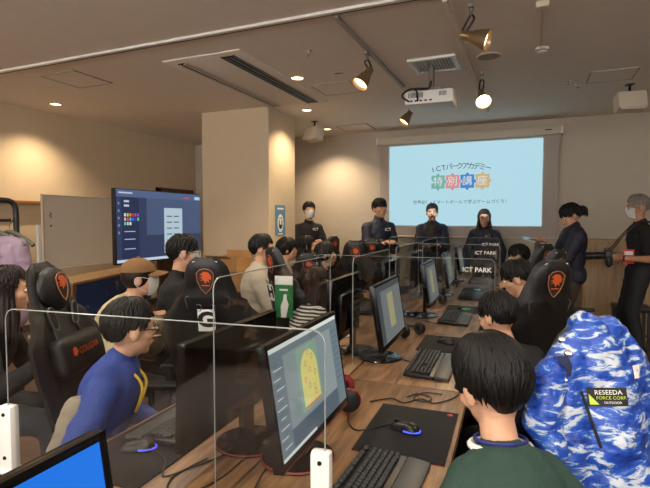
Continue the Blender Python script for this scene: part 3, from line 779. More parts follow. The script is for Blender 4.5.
    MB().lathe([(0.118, 0.0), (0.122, 0.004), (0.118, 0.010), (0.05, 0.016), (0.02, 0.018)], 40, X=X).build('stand_base', M_STANDREF, t)
    if red: MB().lathe([(0.1222, 0.0065), (0.1205, 0.0095), (0.1185, 0.0108)], 40, X=X, capb=False, capt=False).build('base_ring', M_REDLINE, t)
    MB().box((-0.06, basey, (zc + 0.01) / 2), (0.022, 0.075, zc + 0.01), bev=0.006).box((-0.06, basey, 0.02), (0.05, 0.10, 0.02), bev=0.006).build('stand_neck', M_GLOSS, t)
    return t
RMON = [(0.275, 'blue', 'monitor with a plain bright blue screen at the near desk corner'), (1.34, 'pinball', 'monitor showing a yellow pinball board in an editor, red ring base'),
        (2.57, 'pinball', 'grey screen monitor with a yellow panel on the second photographer-side desk, beside a black headset'), (3.88, 'pinball', 'grey screen monitor with a yellow panel on the third photographer-side desk'),
        (5.08, 'dim', 'dim grey screen monitor on the fourth photographer-side desk'), (6.30, 'dim', 'farthest grey screen monitor on the photographer side of the row')]
for k, (y, scn, lab) in enumerate(RMON):
    p = row((-0.615, -0.615, -0.655, -0.63, -0.63, -0.63)[k], y); make_monitor(lab, p, RA, screen='dim' if k > 1 else scn, red=(k < 2), basey=0.06 if k else 0)
LMON = [(1.44, 'black monitor back behind the pinball screen, facing the blue-shirted boy'), (2.72, 'black monitor seen from behind beside the long-haired striped child'),
        (3.92, 'black monitor seen from behind, third on the television side'), (5.12, 'black monitor seen from behind, fourth on the television side'), (6.30, 'black monitor seen from behind, last on the television side')]
M_LABEL = mat('sticker', (200, 196, 186), 0.6)
for k, (y, lab) in enumerate(LMON):
    p = row(-0.965 if k == 0 else -0.98, y)
    t = make_monitor(lab, p, RA + PI, w=0.6 if k == 0 else 0.55, ztop=1.135 if k == 0 else 1.17, zbot=0.80, screen='dim' if k else 'pinball', red=(k == 0))
    MB().box((-0.025, -0.255, 0.35), (0.003, 0.03, 0.045)).build('sticker', M_LABEL, t, False)

# ------------------------------------------------------------------ keyboards, mice, pads, headsets
def make_keyboard(label, loc, rz, rest=True):
    """local +x is towards the typist, y along the length (0.46)"""
    t = thing('keyboard', label, 'keyboard', loc, rz, 'keyboards along the desk row')
    MB().box((-0.045, 0, 0.012), (0.15, 0.455, 0.022), rot=(0, R(3), 0), bev=0.006).build('keyboard_case', M_BLACK, t)
    b = MB()
    rows = [(-0.105, [1] * 1 + [0.5] + [1] * 4 + [0.3] + [1] * 4 + [0.3] + [1] * 4 + [.3] + [1] * 3), (-0.075, [1] * 13 + [2, .3, 1, 1, 1, .3, 1, 1, 1, 1]), (-0.056, [1.5] + [1] * 12 + [1.5, .3, 1, 1, 1, .3, 1, 1, 1, 1]),
            (-0.037, [1.8] + [1] * 11 + [2.2, 3.6, .3, 1, 1, 1, 1]), (-0.018, [2.3] + [1] * 10 + [2.7, 1.3, 1, 1.3, .3, 1, 1, 1, 1]), (0.001, [1.2, 1.2, 1.2, 6.4, 1.2, 1.2, 1.2, 1.4, .3, 1, 1, 1, .3, 2, 1, 1])]
    for x, ks in rows:
        tot = sum(ks); u = 0.43 / tot; y = 0.215
        for kk in ks:
            if kk not in (0.5, 0.3, 3.6):
                b.box((x, y - kk * u / 2, 0.029 - x * 0.03), (0.0165, kk * u - 0.0035, 0.011), bev=0.0025, seg=1)
            y -= kk * u
    b.build('keys', mat('key_caps', (46, 47, 50), 0.5), t)
    if rest: MB().box((0.067, 0, 0.010), (0.075, 0.455, 0.018), rot=(0, R(6), 0), bev=0.008).build('wrist_rest', mat('wrist_rest', (66, 68, 68), 0.45), t)
    return t
# photographer-side keyboards
kb = make_keyboard('black keyboard with wrist rest in front of the green-shirted boy', row(-0.385, 1.27, DZ + 0.001), RA - 0.05)
KB = [(2.56, -0.415, 'black keyboard with wrist rest on the second desk beside the dark mouse pad'), (3.87, -0.43, 'keyboard on the third desk under the leaning boy behind the green-shirted boy'),
      (5.10, -0.40, 'keyboard on the fourth desk by the boy with the yellow lanyard'), (6.35, -0.40, 'farthest keyboard, on the last desk before the presenters')]
for y, x, lab in KB: dup(kb, lab, row(x, y, DZ + 0.001), RA)
LK = [(1.52, -1.21, 'black keyboard with green lights before the blue-shirted boy'), (2.8, -1.2, 'keyboard on the television side before the long-haired striped child'), (4.0, -1.2, 'keyboard on the television side at the third desk'), (5.2, -1.2, 'keyboard on the television side at the fourth desk')]
for q, (y, x, lab) in enumerate(LK):
    c = dup(kb, lab, row(x, y, DZ + (0.005 if q == 0 else 0.001)), RA + PI)
    if q == 0:
        b = MB()
        for i in range(3): b.box((-0.03 - 0.02 * i, -0.15 + 0.02 * i, 0.037), (0.006, 0.010, 0.002))
        b.build('key_light', emit('green_light', (70, 200, 110), 1.2), c, False)
M_PAD = mat('mouse_pad_cloth', (20, 18, 19), 0.85, bump=0.1, bscale=500)
def make_pad(label, x, y, w, l, red=True):
    p = row(x, y); t = thing('mouse_pad', label, 'mouse pad', (p.x, p.y, DZ + 0.001), RA, 'dark mouse pads on the desks')
    MB().box((0, 0, 0.002), (w, l, 0.004), bev=0.0015).build('pad_cloth', M_PAD, t)
    if red:
        b = MB()
        for s in (-1, 1): b.box((s * w / 2, 0, 0.001), (0.002, l, 0.002)); b.box((0, s * l / 2, 0.001), (w, 0.002, 0.002))
        b.build('stitched_edge', M_REDLINE, t, False)
        MB().lathe([(0.012, 0.0042), (0.011, 0.005)], 16, X=Matrix.Translation((w / 2 - 0.03, l / 2 - 0.03, 0))).build('pad_emblem', M_RED, t)
make_pad('large dark mouse pad with red edge beside the green-shirted boy', -0.385, 1.73, 0.31, 0.44)
make_pad('dark mouse pad on the second desk under the black mouse', -0.42, 3.06, 0.30, 0.40, False)
make_pad('dark mouse pad on the third desk by the leaning boy', -0.43, 4.33, 0.28, 0.36, False)
make_pad('dark mouse pad on the fourth desk before the last keyboard', -0.40, 5.58, 0.28, 0.36, False)
make_pad('long dark desk mat under the keyboard of the blue-shirted boy', -1.20, 1.42, 0.31, 0.74, False)
def make_mouse(label, loc, rz, light):
    t = thing('computer_mouse', label, 'mouse', loc, rz, 'computer mice on the desks')
    vs = []; fs = []; N, K = 14, 10
    for i in range(N + 1):
        u = -1 + 2 * i / N; e = math.sqrt(max(0, 1 - abs(u) ** 2.6))
        for k in range(K + 1):
            a = PI * k / K
            vs.append((0.032 * e * math.cos(a) * (1 - 0.12 * math.cos(u * 3)), u * 0.062, 0.002 + 0.036 * e * math.sin(a) ** 0.8 * (0.85 - 0.25 * u)))
    for i in range(N):
        for k in range(K): fs.append((i * (K + 1) + k, i * (K + 1) + k + 1, (i + 1) * (K + 1) + k + 1, (i + 1) * (K + 1) + k))
    MB().add(vs, fs).build('mouse_shell', mat('mouse_shell', (26, 26, 27), 0.4), t)
    MB().lathe([(0.010, -0.004), (0.010, 0.004)], 14, X=frame((0, 0.035, 0.022), (0, 1, 0), (1, 0, 0))).build('scroll_wheel', M_METAL, t)
    pts = [(0.030 * math.cos(a), -0.012 - 0.050 * math.sin(a), 0.009) for a in [PI * i / 12 for i in range(13)]]
    MB().tube(pts, 0.003, 6).build('light_strip', light, t)
    return t
LB = emit('blue_glow', (70, 80, 230), 2.2); LT = emit('teal_glow', (60, 190, 200), 1.2); LG = emit('green_glow', (60, 200, 110), 1.2)
make_mouse('black mouse with blue light strip on the large dark pad', row(-0.40, 1.72, DZ + 0.0055), R(70), LB)
make_mouse('black mouse on the second desk pad, between keyboard and headset', row(-0.42, 3.08, DZ + 0.0055), R(62), mat('mouse_strip', (60, 60, 60), 0.3))
make_mouse('mouse with green glow on the third desk pad', row(-0.42, 4.33, DZ + 0.0055), R(60), LG)
make_mouse('mouse with teal glow on the fourth desk pad', row(-0.40, 5.58, DZ + 0.0055), R(60), LT)
make_mouse('mouse with blue light at the end of the farthest desk', row(-0.40, 6.66, DZ + 0.0015), R(60), LB)
make_mouse('mouse with blue front light on the blue-shirted boy\'s long mat', row(-1.215, 1.25, DZ + 0.0055), R(110), LB)
def make_headset(label, loc, rz, tilt, red):
    t = thing('headset', label, 'headset', loc, 0, 'headsets on the desks')
    X = Euler((R(tilt), 0, R(rz))).to_matrix().to_4x4()
    bc = M_RED if red else M_BLACK
    arc = [(0.088 * math.cos(a), 0, 0.045 + 0.105 * math.sin(a)) for a in [PI * i / 16 for i in range(17)]]
    MB().tube([X @ V(p) for p in arc], 0.0085, 10).build('headband', M_BLACK, t)
    for s in (-1, 1):
        Y = X @ frame((s * 0.078, 0, 0.042), (0, 1, 0), (s, 0, 0))
        cp = MB().lathe([(0.020, 0.022), (0.036, 0.018), (0.042, 0.004), (0.042, -0.006)], 26, X=Y).build('ear_cup', M_BLACK, t)
        MB().tube([Y @ V((0.039 * math.cos(a), 0.039 * math.sin(a), 0.0035)) for a in [2 * PI * i / 26 for i in range(26)]], 0.0042, 8, close=True).build('cup_ring', bc, cp)
        MB().tube([Y @ V((0.030 * math.cos(a), 0.030 * math.sin(a), -0.012)) for a in [2 * PI * i / 22 for i in range(22)]], 0.012, 8, close=True).build('ear_cushion', mat('cushion', (34, 32, 32), 0.7) if not red else mat('cushion_red', (120, 26, 26), 0.7), cp)
    return t
make_headset('red and black headset lying behind the pinball monitor', row(-0.64, 1.90, DZ + 0.048), -62, 80, True).scale = (1.15, 1.15, 1.15)
make_headset('black headset on the second desk beside the yellow panelled monitor', row(-0.62, 3.18, DZ + 0.042), 60, -86, False)
make_headset('black headset on the third desk beside the round monitor base', row(-0.63, 4.45, DZ + 0.042), 60, -86, False)
make_headset('black headset on the fourth desk near the grey screen', row(-0.63, 5.62, DZ + 0.042), 60, -86, False)
make_headset('black headset lying on the television-side desk behind the second monitor', row(-1.1, 2.36, DZ + 0.042), 20, -86, False)
# cables on the desks
def cable(label, pts, r=0.0028, n=8, z=DZ + 0.004):
    o = MB().tube(spline([row(x, y, zz if zz else z) for (x, y, *q) in pts for zz in [q[0] if q else 0]], n), r, 6).build('desk_cable', M_BLACK)
    tag(o, label, 'cable', 'thin black cables on the desks')
cable('black mouse cable curling from the lit blue mouse to the headset', [(-0.46, 1.74, DZ + 0.012), (-0.56, 1.66), (-0.62, 1.72), (-0.66, 1.84), (-0.73, 1.88)])
cable('black keyboard cable running under the pinball monitor', [(-0.462, 1.32, DZ + 0.012), (-0.53, 1.26), (-0.62, 1.10), (-0.72, 1.16), (-0.76, 1.36)])
cable('headset cable bunched at the far edge of the first desk', [(-0.60, 1.95), (-0.52, 2.02), (-0.46, 1.99), (-0.40, 2.06), (-0.34, 2.03), (-0.28, 2.10), (-0.25, 2.18)])
cable('short loose cable loops beside the mouse pad back edge', [(-0.46, 2.06), (-0.42, 2.12), (-0.36, 2.09), (-0.37, 2.04), (-0.43, 2.05), (-0.40, 2.14), (-0.32, 2.15)])
cable('cable from the second desk monitor base toward its headset', [(-0.66, 2.70), (-0.55, 2.60), (-0.50, 2.72)])
cable('dark cable loop around the red ringed base of the back-turned monitor', [(-0.96, 1.28), (-0.99, 1.14), (-0.92, 1.06), (-0.85, 1.20), (-0.86, 1.50)])
cable('cable from the blue-shirted boy\'s mouse over the bare desk', [(-1.16, 1.26, DZ + 0.012), (-1.08, 1.22), (-1.02, 1.14), (-0.98, 1.20), (-0.93, 1.30), (-0.90, 1.42)])
cable('power cable behind the back-turned monitor along the desk joint', [(-0.87, 1.60), (-0.83, 1.75), (-0.86, 1.92), (-0.80, 2.12)])
cable('cable on the third desk between monitor and keyboard', [(-0.68, 3.75), (-0.56, 3.66), (-0.52, 3.80)])

# ------------------------------------------------------------------ acrylic dividers with white clamps
def clamp(t, X):
    MB().box((0, 0, 0.105), (0.052, 0.034, 0.21), bev=0.010, X=X).box((0, 0, 0.006), (0.062, 0.05, 0.012), bev=0.004, X=X).build('clamp_post', M_WHITE, t)
    for z in (0.05, 0.185): MB().lathe([(0.006, 0), (0.005, 0.003)], 12, X=X @ frame((0.0, -0.0172, z), (1, 0, 0), (0, -1, 0))).build('clamp_screw', M_METAL, t)
def divider(label, a, c, z0, z1, text=None, tpos=None, clamps=()):
    """upright sheet from a to c (row coordinates), rounded top corners, polished edge"""
    A, C = row(*a), row(*c); d = (C - A); L = d.length; ang = math.atan2(d.y, d.x)
    t = thing('acrylic_divider', label, 'divider', (A.x, A.y, 0), ang, 'clear acrylic dividers on the desks')
    X = frame((0, 0, 0), (1, 0, 0), (0, -1, 0)); r = 0.035
    poly = [(0, z0), (L, z0)] + [(L - r + r * math.cos(q), z1 - r + r * math.sin(q)) for q in [PI / 2 * i / 6 for i in range(7)]] + [(r - r * math.sin(q), z1 - r + r * math.cos(q)) for q in [PI / 2 * i / 6 for i in range(7)]]
    n = len(poly); th = 0.004
    MB().prism(poly, -th / 2, th / 2, X=X).build('acrylic_sheet', M_ACR, t, False)
    MB().tube([X @ V((p[0], p[1], 0)) for p in poly[1:] + poly[:1]], 0.0019, 6).build('polished_edge', M_EDGE, t)
    if text: writing('lettering', text, 0.044, frame((tpos, -0.004, z1 - 0.075), (1, 0, 0), (0, -1, 0)), M_PAPER, t, 0.012)
    for q in clamps: clamp(t, Matrix.Translation((q, 0, DZ)))
    return t
divider('near clear divider with white clamps, across the desks before the blue-shirted boy', (-1.49, 1.0), (-0.468, 1.07), DZ + 0.02, 1.23, None, 0, (0.0, 1.015))
divider('clear divider with white lettering across the third desk joint', (-1.42, 3.38), (-0.14, 3.38), DZ + 0.005, 1.24, 'ICT PARK', 1.165)
divider('clear divider with small white lettering across the fourth desk joint', (-1.42, 4.57), (-0.13, 4.57), DZ + 0.005, 1.28, 'ICT PARK', 1.165)
divider('farthest clear divider with tiny white lettering before the presenters', (-1.42, 5.76), (-0.16, 5.76), DZ + 0.005, 1.30, 'ICT PARK', 1.165)
divider('tall lengthwise clear divider between the pinball monitor and the back-turned monitor', (-0.835, 1.14), (-0.835, 2.10), DZ + 0.005, 1.335)
divider('lengthwise clear divider behind the second pinball monitor', (-0.835, 2.45), (-0.835, 3.30), DZ + 0.005, 1.30)
divider('lengthwise clear divider behind the third pinball monitor', (-0.835, 3.50), (-0.835, 4.45), DZ + 0.005, 1.30)
divider('lengthwise clear divider beside the dim grey screen', (-0.835, 4.68), (-0.835, 5.65), DZ + 0.005, 1.30)

# ------------------------------------------------------------------ gaming chairs; local +y is the way the sitter faces
def back_w(t):
    ks = [(0, 0.19), (0.12, 0.22), (0.3, 0.25), (0.45, 0.275), (0.58, 0.27), (0.68, 0.205), (0.78, 0.145), (0.88, 0.122), (0.95, 0.105), (1.0, 0.055)]
    for (a, x), (c, y) in zip(ks, ks[1:]):
        if a <= t <= c:
            s = (t - a) / (c - a); s = s * s * (3 - 2 * s); return x + (y - x) * s
    return ks[-1][1]
REC = R(12)
def BX(h=0.86):
    """backrest frame: local x across, y up the back, z forward; origin at its foot"""
    return Matrix.Translation((0, -0.20, 0.47)) @ Matrix.Rotation(-REC * -1, 4, 'X') @ frame((0, 0, 0), (1, 0, 0), (0, -1, 0)) @ Matrix.Rotation(PI, 4, 'Y')
BXM = BX()
def shield(s):
    return [(0, -1.0 * s), (0.34 * s, -0.62 * s), (0.55 * s, -0.1 * s), (0.58 * s, 0.5 * s), (0.36 * s, 0.72 * s), (0, 0.82 * s), (-0.36 * s, 0.72 * s), (-0.58 * s, 0.5 * s), (-0.55 * s, -0.1 * s), (-0.34 * s, -0.62 * s)]
CAT = [(-0.36, 0.30), (-0.10, 0.52), (0.22, 0.48), (0.42, 0.20), (0.40, -0.06), (0.22, -0.02), (0.30, -0.26), (0.10, -0.12), (0.02, -0.34), (-0.12, -0.08), (-0.34, -0.14), (-0.14, 0.06), (-0.40, 0.06), (-0.12, 0.22)]
M_SHIELD = mat('shield_patch', (44, 34, 30), 0.6)
M_STITCH = mat('stitch_grey', (92, 86, 80), 0.7)
HB = 0.86
def make_chair(label, loc, rz, pillow=False, name_text=True, front_logo=True):
    t = thing('gaming_chair', label, 'chair', loc, rz, 'black gaming chairs around the desk row')
    # base
    b = MB(); b.lathe([(0.035, 0.06), (0.035, 0.11), (0.028, 0.12), (0.028, 0.40)], 18)
    b.build('gas_column', M_METAL, t)
    for k in range(5):
        a = 2 * PI * k / 5 + 0.3; dx, dy = math.cos(a), math.sin(a)
        lg = MB().tube([(0.03 * dx, 0.03 * dy, 0.09), (0.30 * dx, 0.30 * dy, 0.065)], [0.026, 0.018], 10).build('base_leg', M_BLACK, t)
        X = frame((0.30 * dx, 0.30 * dy, 0.028), (dx, dy, 0), (-dy, dx, 0))
        MB().lathe([(0.024, -0.022), (0.028, -0.016), (0.028, 0.016), (0.024, 0.022)], 16, X=X).build('caster', M_BLACK, lg)
    # seat
    b = MB(); b.box((0, 0.03, 0.435), (0.40, 0.48, 0.09), bev=0.035, seg=4)
    b.build('seat_cushion', M_LEATHER, t)
    for s in (-1, 1):
        MB().box((s * 0.225, 0.03, 0.452), (0.09, 0.46, 0.10), bev=0.04, seg=4).build('seat_bolster', M_LEATHER, t)
        MB().tube(spline([(s * 0.20, 0.0, 0.40), (s * 0.31, 0.0, 0.40), (s * 0.31, 0.0, 0.50), (s * 0.31, 0.0, 0.63)], 5), 0.016, 8).box((s * 0.31, 0.04, 0.645), (0.085, 0.25, 0.028), bev=0.012).build('armrest', M_BLACK, t)
    # backrest shell
    NU, NT = 16, 34; vs = []; fs = []
    for face in (1, -1):
        for j in range(NT + 1):
            tt = j / NT; w = back_w(tt)
            for i in range(NU + 1):
                u = -1 + 2 * i / NU; au = abs(u)
                bol = 0.05 * max(0, (au - 0.55) / 0.45) ** 1.2 * (1 if 0.15 < tt < 0.72 else 0.45)
                e = (1 - au ** 6); et = 1 - (2 * tt - 1) ** 14
                th = 0.038 * max(0.0, e) ** 0.5 * max(0.0, et) ** 0.5 * (0.75 if tt > 0.78 else 1)
                curve = 0.02 * math.sin(tt * PI * 1.2)
                groove = -0.010 * math.exp(-((au - 0.58) / 0.05) ** 2) if (face > 0 or True) and tt < 0.80 else 0
                vs.append(BXM @ V((u * w, tt * HB, curve + bol * 0.8 + face * (th + groove * (th > 0.02)))))
    n1 = (NU + 1) * (NT + 1)
    for j in range(NT):
        for i in range(NU):
            a = j * (NU + 1) + i
            fs.append((a, a + 1, a + NU + 2, a + NU + 1)); fs.append((n1 + a, n1 + a + NU + 1, n1 + a + NU + 2, n1 + a + 1))
    def stitch(i0, i1): fs.append((i0, i1, n1 + i1, n1 + i0))
    for i in range(NU): stitch(i, i + 1); stitch(NT * (NU + 1) + i + 1, NT * (NU + 1) + i)
    for j in range(NT): stitch((j + 1) * (NU + 1), j * (NU + 1)); stitch(j * (NU + 1) + NU, (j + 1) * (NU + 1) + NU)
    MB().add(vs, fs).build('backrest', M_LEATHER, t, angle=70)
    MB().box((0, -0.20, 0.47), (0.30, 0.06, 0.12), bev=0.02).build('back_hinge', M_BLACK, t)
    # strap slots
    for s in (-1, 1):
        X = BXM @ Matrix.Translation((s * 0.088, 0.70 * HB, 0.02)) @ Matrix.Rotation(R(-s * 14), 4, 'Z')
        loop = [(0.022 * math.cos(a), (0.030 if math.sin(a) > 0 else -0.030) + 0.022 * math.sin(a)) for a in [2 * PI * (i + .5) / 20 for i in range(20)]]
        sl = MB().prism(loop, -0.042, 0.040, X=X).build('strap_slot', mat('slot_fill', (10, 10, 10), 0.8), t, False)
        for zz in (-0.040, 0.038): MB().tube([X @ V((p[0], p[1], zz)) for p in loop], 0.005, 8, close=True).build('slot_rim', mat('rim_grey', (70, 68, 66), 0.35), sl)
    # shield emblem, back and front, and the maker's name
    for face in ((-1, 1) if front_logo else (-1,)):
        zoff = 0.030 if face > 0 else -0.034
        X = BXM @ Matrix.Translation((0, 0.868 * HB, zoff)) @ (Matrix.Rotation(PI, 4, 'Y') if face < 0 else Matrix())
        sh = shield(0.075)
        e = MB().prism(sh, -0.008, 0.003, X=X).build('emblem_patch', M_SHIELD, t, False)
        MB().tube([X @ V((p[0], p[1], 0.004)) for p in sh], 0.0026, 6, close=True).build('emblem_border', mat('emblem_line', (150, 92, 62), 0.5), e)
        MB().prism([(p[0] * 0.075, p[1] * 0.075 + 0.006) for p in CAT], 0.003, 0.005, X=X).box((0, -0.030, 0.004), (0.042, 0.005, 0.002), X=X).build('emblem_print', M_ORANGE, e, False)
    if name_text:
        X = BXM @ Matrix.Translation((0, 0.966 * HB, -0.022)) @ Matrix.Rotation(PI, 4, 'Y')
        writing('lettering', 'COUGAR', 0.032, X, M_PAPER, t)
    if pillow:
        p = MB().ell((0, 0, 0), (0.118, 0.10, 0.040), X=BXM @ Matrix.Translation((0, 0.85 * HB, 0.040)), n=20).build('head_pillow', M_LEATHER, t)
        X = BXM @ Matrix.Translation((0, 0.86 * HB, 0.080)); sh = shield(0.070)
        MB().tube([X @ V((q[0], q[1], 0.002)) for q in sh], 0.003, 6, close=True).build('emblem_border', mat('emblem_line', (150, 92, 62), 0.5), p)
        MB().prism([(q[0] * 0.075, q[1] * 0.075 + 0.006) for q in CAT], 0.0, 0.003, X=X).build('emblem_print', M_ORANGE, p, False)
        l = MB().box((0, 0, 0), (0.34, 0.17, 0.09), bev=0.04, seg=4, X=BXM @ Matrix.Translation((0, 0.50 * HB, 0.072))).build('lumbar_pillow', M_LEATHER, t)
        X = BXM @ Matrix.Translation((0, 0.51 * HB, 0.119))
        writing('lettering', 'COUGAR', 0.040, X @ Matrix.Translation((0.03, 0, 0)), M_ORANGE, l)
        MB().prism([(q[0] * 0.05 - 0.088, q[1] * 0.05) for q in CAT], 0.0, 0.002, X=X).build('emblem_print', M_ORANGE, l, False)
        b = MB()
        for s in (-1, 1): b.tube(spline([BXM @ V((s * 0.088, 0.70 * HB, 0.045)), BXM @ V((s * 0.10, 0.55 * HB, 0.07)), BXM @ V((s * 0.10, 0.50 * HB, 0.08))], 5), 0.008, 8)
        b.build('pillow_strap', M_BLACK, t)
    return t
def seat_at(top, rz):
    """foot of a chair whose headrest top stands over the point top"""
    a = R(rz); return (top[0] - 0.38 * math.sin(a), top[1] + 0.38 * math.cos(a), 0)
TOPG, TOPH, TOPY, TOPM = ((-1.54, 2.06), 22), ((-1.70, 3.04), -35), ((0.13, 4.34), 45), ((-1.56, 4.98), 12)
PIL = make_chair('black gaming chair with orange emblem pillows behind the blue-shirted boy', seat_at((-2.03, 1.50), -68), R(-68), True)
CH = make_chair('black gaming chair seen from behind with the G card on its hooks', seat_at(*TOPG), R(TOPG[1]))
CHAIRS = [
    ('black gaming chair with the H card and green sheet hanging on it', TOPH),
    ('black gaming chair in front of the woman with long black hair, seen from behind', ((-1.68, 3.62), 20)),
    ('black gaming chair turned edge-on between the seated group and the presenter', ((-2.19, 5.47), 68)),
    ('grey looking gaming chair seen from behind among the clear dividers', ((-1.52, 4.34), 15)),
    ('gaming chair with small white card before the man with joined hands', TOPM),
    ('black gaming chair nearest the blue jacket, orange emblem on its tilted back', ((0.115, 2.63), 35)),
    ('black gaming chair behind the boy with the yellow lanyard, white card on it', TOPY),
    ('black gaming chair next to the white card chair, emblem half turned away', ((0.18, 3.55), 58)),
    ('black gaming chair seen edge-on just under the tablet', ((0.065, 4.86), -85)),
    ('black gaming chair hidden under the blue camouflage jacket', ((0.185, 1.56), 40)),
]
for lab, (tp, rz) in CHAIRS:
    c = dup(CH, lab, seat_at(tp, rz), R(rz))
    if 'camouflage' in lab: c.scale = (0.92, 0.92, 0.92)
    if 'long black hair' in lab: c.scale = (0.95, 0.95, 0.94)
cmx = lambda q: chair_matrix(seat_at(*q), R(q[1]))

def chair_matrix(loc, rz): return Matrix.Translation(V(loc)) @ Matrix.Rotation(rz, 4, 'Z')
def letter_card(letter, cm, label, dy=0.0, dx=0.0):
    """white card on two rings hung from the strap slots, on the back of a chair"""
    X = cm @ BXM @ Matrix.Translation((dx, 0.62 * HB + dy, -0.062)) @ Matrix.Rotation(PI, 4, 'Y')
    t = thing('letter_card', label, 'card', X.to_translation()); t.rotation_euler = X.to_euler(); t.scale = (0.86, 0.9, 0.9)
    MB().box((0, 0, 0), (0.105, 0.135, 0.003)).build('card_sheet', M_PAPER, t, False)
    writing('lettering', letter, 0.125, Matrix.Translation((0, 0.002, 0.003)) @ Matrix.Scale(1.15, 4, (1, 0, 0)), M_INK, t, 0.05)
    for s in (-1, 1):
        MB().tube([(s * 0.042 + 0.016 * math.cos(a), 0.078 + 0.02 * math.sin(a), 0.0) for a in [2 * PI * i / 18 for i in range(18)]], 0.003, 6, close=True).build('card_ring', M_CHROME, t)
letter_card('G', cmx(TOPG), 'white card with a bold G hung on the chair back')
letter_card('H', cmx(TOPH), 'white card with a bold H hung on the chair back', 0.0, 0.025)
letter_card('F', cmx(TOPY), 'white card on the chair behind the yellow lanyard boy')
letter_card('I', cmx(TOPM), 'small white card on the chair before the man with folded hands')
# green sheet hung on the H chair
X = cmx(TOPH) @ BXM @ Matrix.Translation((-0.20, 0.62 * HB, -0.075)) @ Matrix.Rotation(PI, 4, 'Y')
t = thing('hanging_sheet', 'green and white printed sheet hung beside the H card', 'poster', X.to_translation()); t.rotation_euler = (R(90), 0, R(8))
MB().box((0, 0, 0), (0.13, 0.28, 0.004)).build('sheet', mat('sheet_green', (32, 118, 58), 0.5), t, False)
MB().box((0, 0.115, 0.003), (0.128, 0.06, 0.002)).prism([(-0.02, -0.14), (0.015, -0.14), (0.035, -0.05), (0.02, -0.01), (0.022, 0.02), (0.0, 0.02), (-0.005, -0.02), (-0.022, -0.06)], 0.002, 0.004).box((0, 0.05, 0.003), (0.06, 0.012, 0.002)).build('sheet_print', M_PAPER, t, False)
# ------------------------------------------------------------------ people
def skin_mat(name, c): return mat(name, c, 0.5, spec=0.35, var=0.04, vscale=30)
SK1 = skin_mat('skin_warm', (206, 158, 128)); SK2 = skin_mat('skin_tan', (186, 136, 106))
def hair_mat(name, c, c2=None): return mat(name, c, 0.48, spec=0.28, var=0.25, vscale=40, stretch=(1, 1, 0.15))
HAIR = hair_mat('black_hair', (17, 15, 14)); HAIRB = hair_mat('dark_brown_hair', (30, 22, 18)); HAIRBR = hair_mat('brown_hair', (52, 36, 26)); HAIRG = hair_mat('grey_hair', (132, 126, 118))
M_MASK = mat('white_mask_cloth', (206, 205, 200), 0.8, bump=0.2, bscale=60)
M_EYE = mat('eye_white', (220, 216, 210), 0.2); M_IRIS = mat('eye_dark', (22, 16, 14), 0.15); M_LIP = mat('lips', (160, 92, 84), 0.5); M_BROW = mat('brow', (28, 22, 20), 0.8)
M_TROUSER = mat('dark_trousers', (34, 35, 40), 0.8, bump=0.2, bscale=120); M_SHOE = mat('dark_shoes', (38, 36, 36), 0.6)

def ik(a, b, l1, l2, pole):
    a = V(a); b = V(b); d = b - a; L = d.length
    if L > (l1 + l2) * 0.998: b = a + d.normalized() * (l1 + l2) * 0.998; d = b - a; L = d.length
    t = d / L; x = (l1 * l1 - l2 * l2 + L * L) / (2 * L); h = math.sqrt(max(0, l1 * l1 - x * x))
    p = V(pole); p = p - t * p.dot(t); p = p.normalized() if p.length > 1e-5 else t.orthogonal().normalized()
    return a + t * x + p * h, b
def hand(b, w, d, n, side, s, curl=0.5):
    """palm, four unequal fingers with knuckle bends and a thumb leaving the side of the palm; n = palm normal"""
    d = V(d).normalized(); n = V(n); n = (n - d * n.dot(d)).normalized(); l = d.cross(n) * side     # l points to the thumb side
    s *= 1.0
    lens = (0.072, 0.080, 0.074, 0.058)
    for k in range(4):
        off = (0.030 - 0.020 * k)
        kn = w + d * (0.088 - 0.004 * abs(k - 1)) * s + l * off * s
        b.cap(w + d * 0.012 * s + l * off * 0.55 * s, kn, 0.0145 * s, 0.0115 * s, 10)
        p = kn; cd = d.copy()
        for j, fr in enumerate((0.45, 0.31, 0.24)):
            a = curl * (0.8, 1.15, 0.8)[j] * (1 + 0.08 * k)
            q = d * 0 + cd * math.cos(a) + n * math.sin(a) if j == 0 else None
            if q is None:
                m = n * 1.0; perp = (m - cd * m.dot(cd)); perp = perp.normalized() if perp.length > 1e-4 else -d
                q = cd * math.cos(a) + perp * math.sin(a)
            cd = q.normalized(); e = p + cd * lens[k] * fr * s
            b.cap(p, e, (0.0088 - 0.0006 * j) * s, (0.0084 - 0.0007 * j) * s, 10); p = e
    p = w + d * 0.022 * s + l * 0.026 * s; q = p + (d * 0.6 + l * 0.75 + n * 0.25).normalized() * 0.040 * s
    b.cap(p, q, 0.0135 * s, 0.0105 * s, 10); r = q + (d * 0.85 + l * 0.3 + n * 0.45 * (0.5 + curl)).normalized() * 0.032 * s
    b.cap(q, r, 0.0102 * s, 0.0092 * s, 10); b.cap(r, r + (d * 0.9 + n * 0.5 * (0.5 + curl)).normalized() * 0.024 * s, 0.0092 * s, 0.0075 * s, 10)

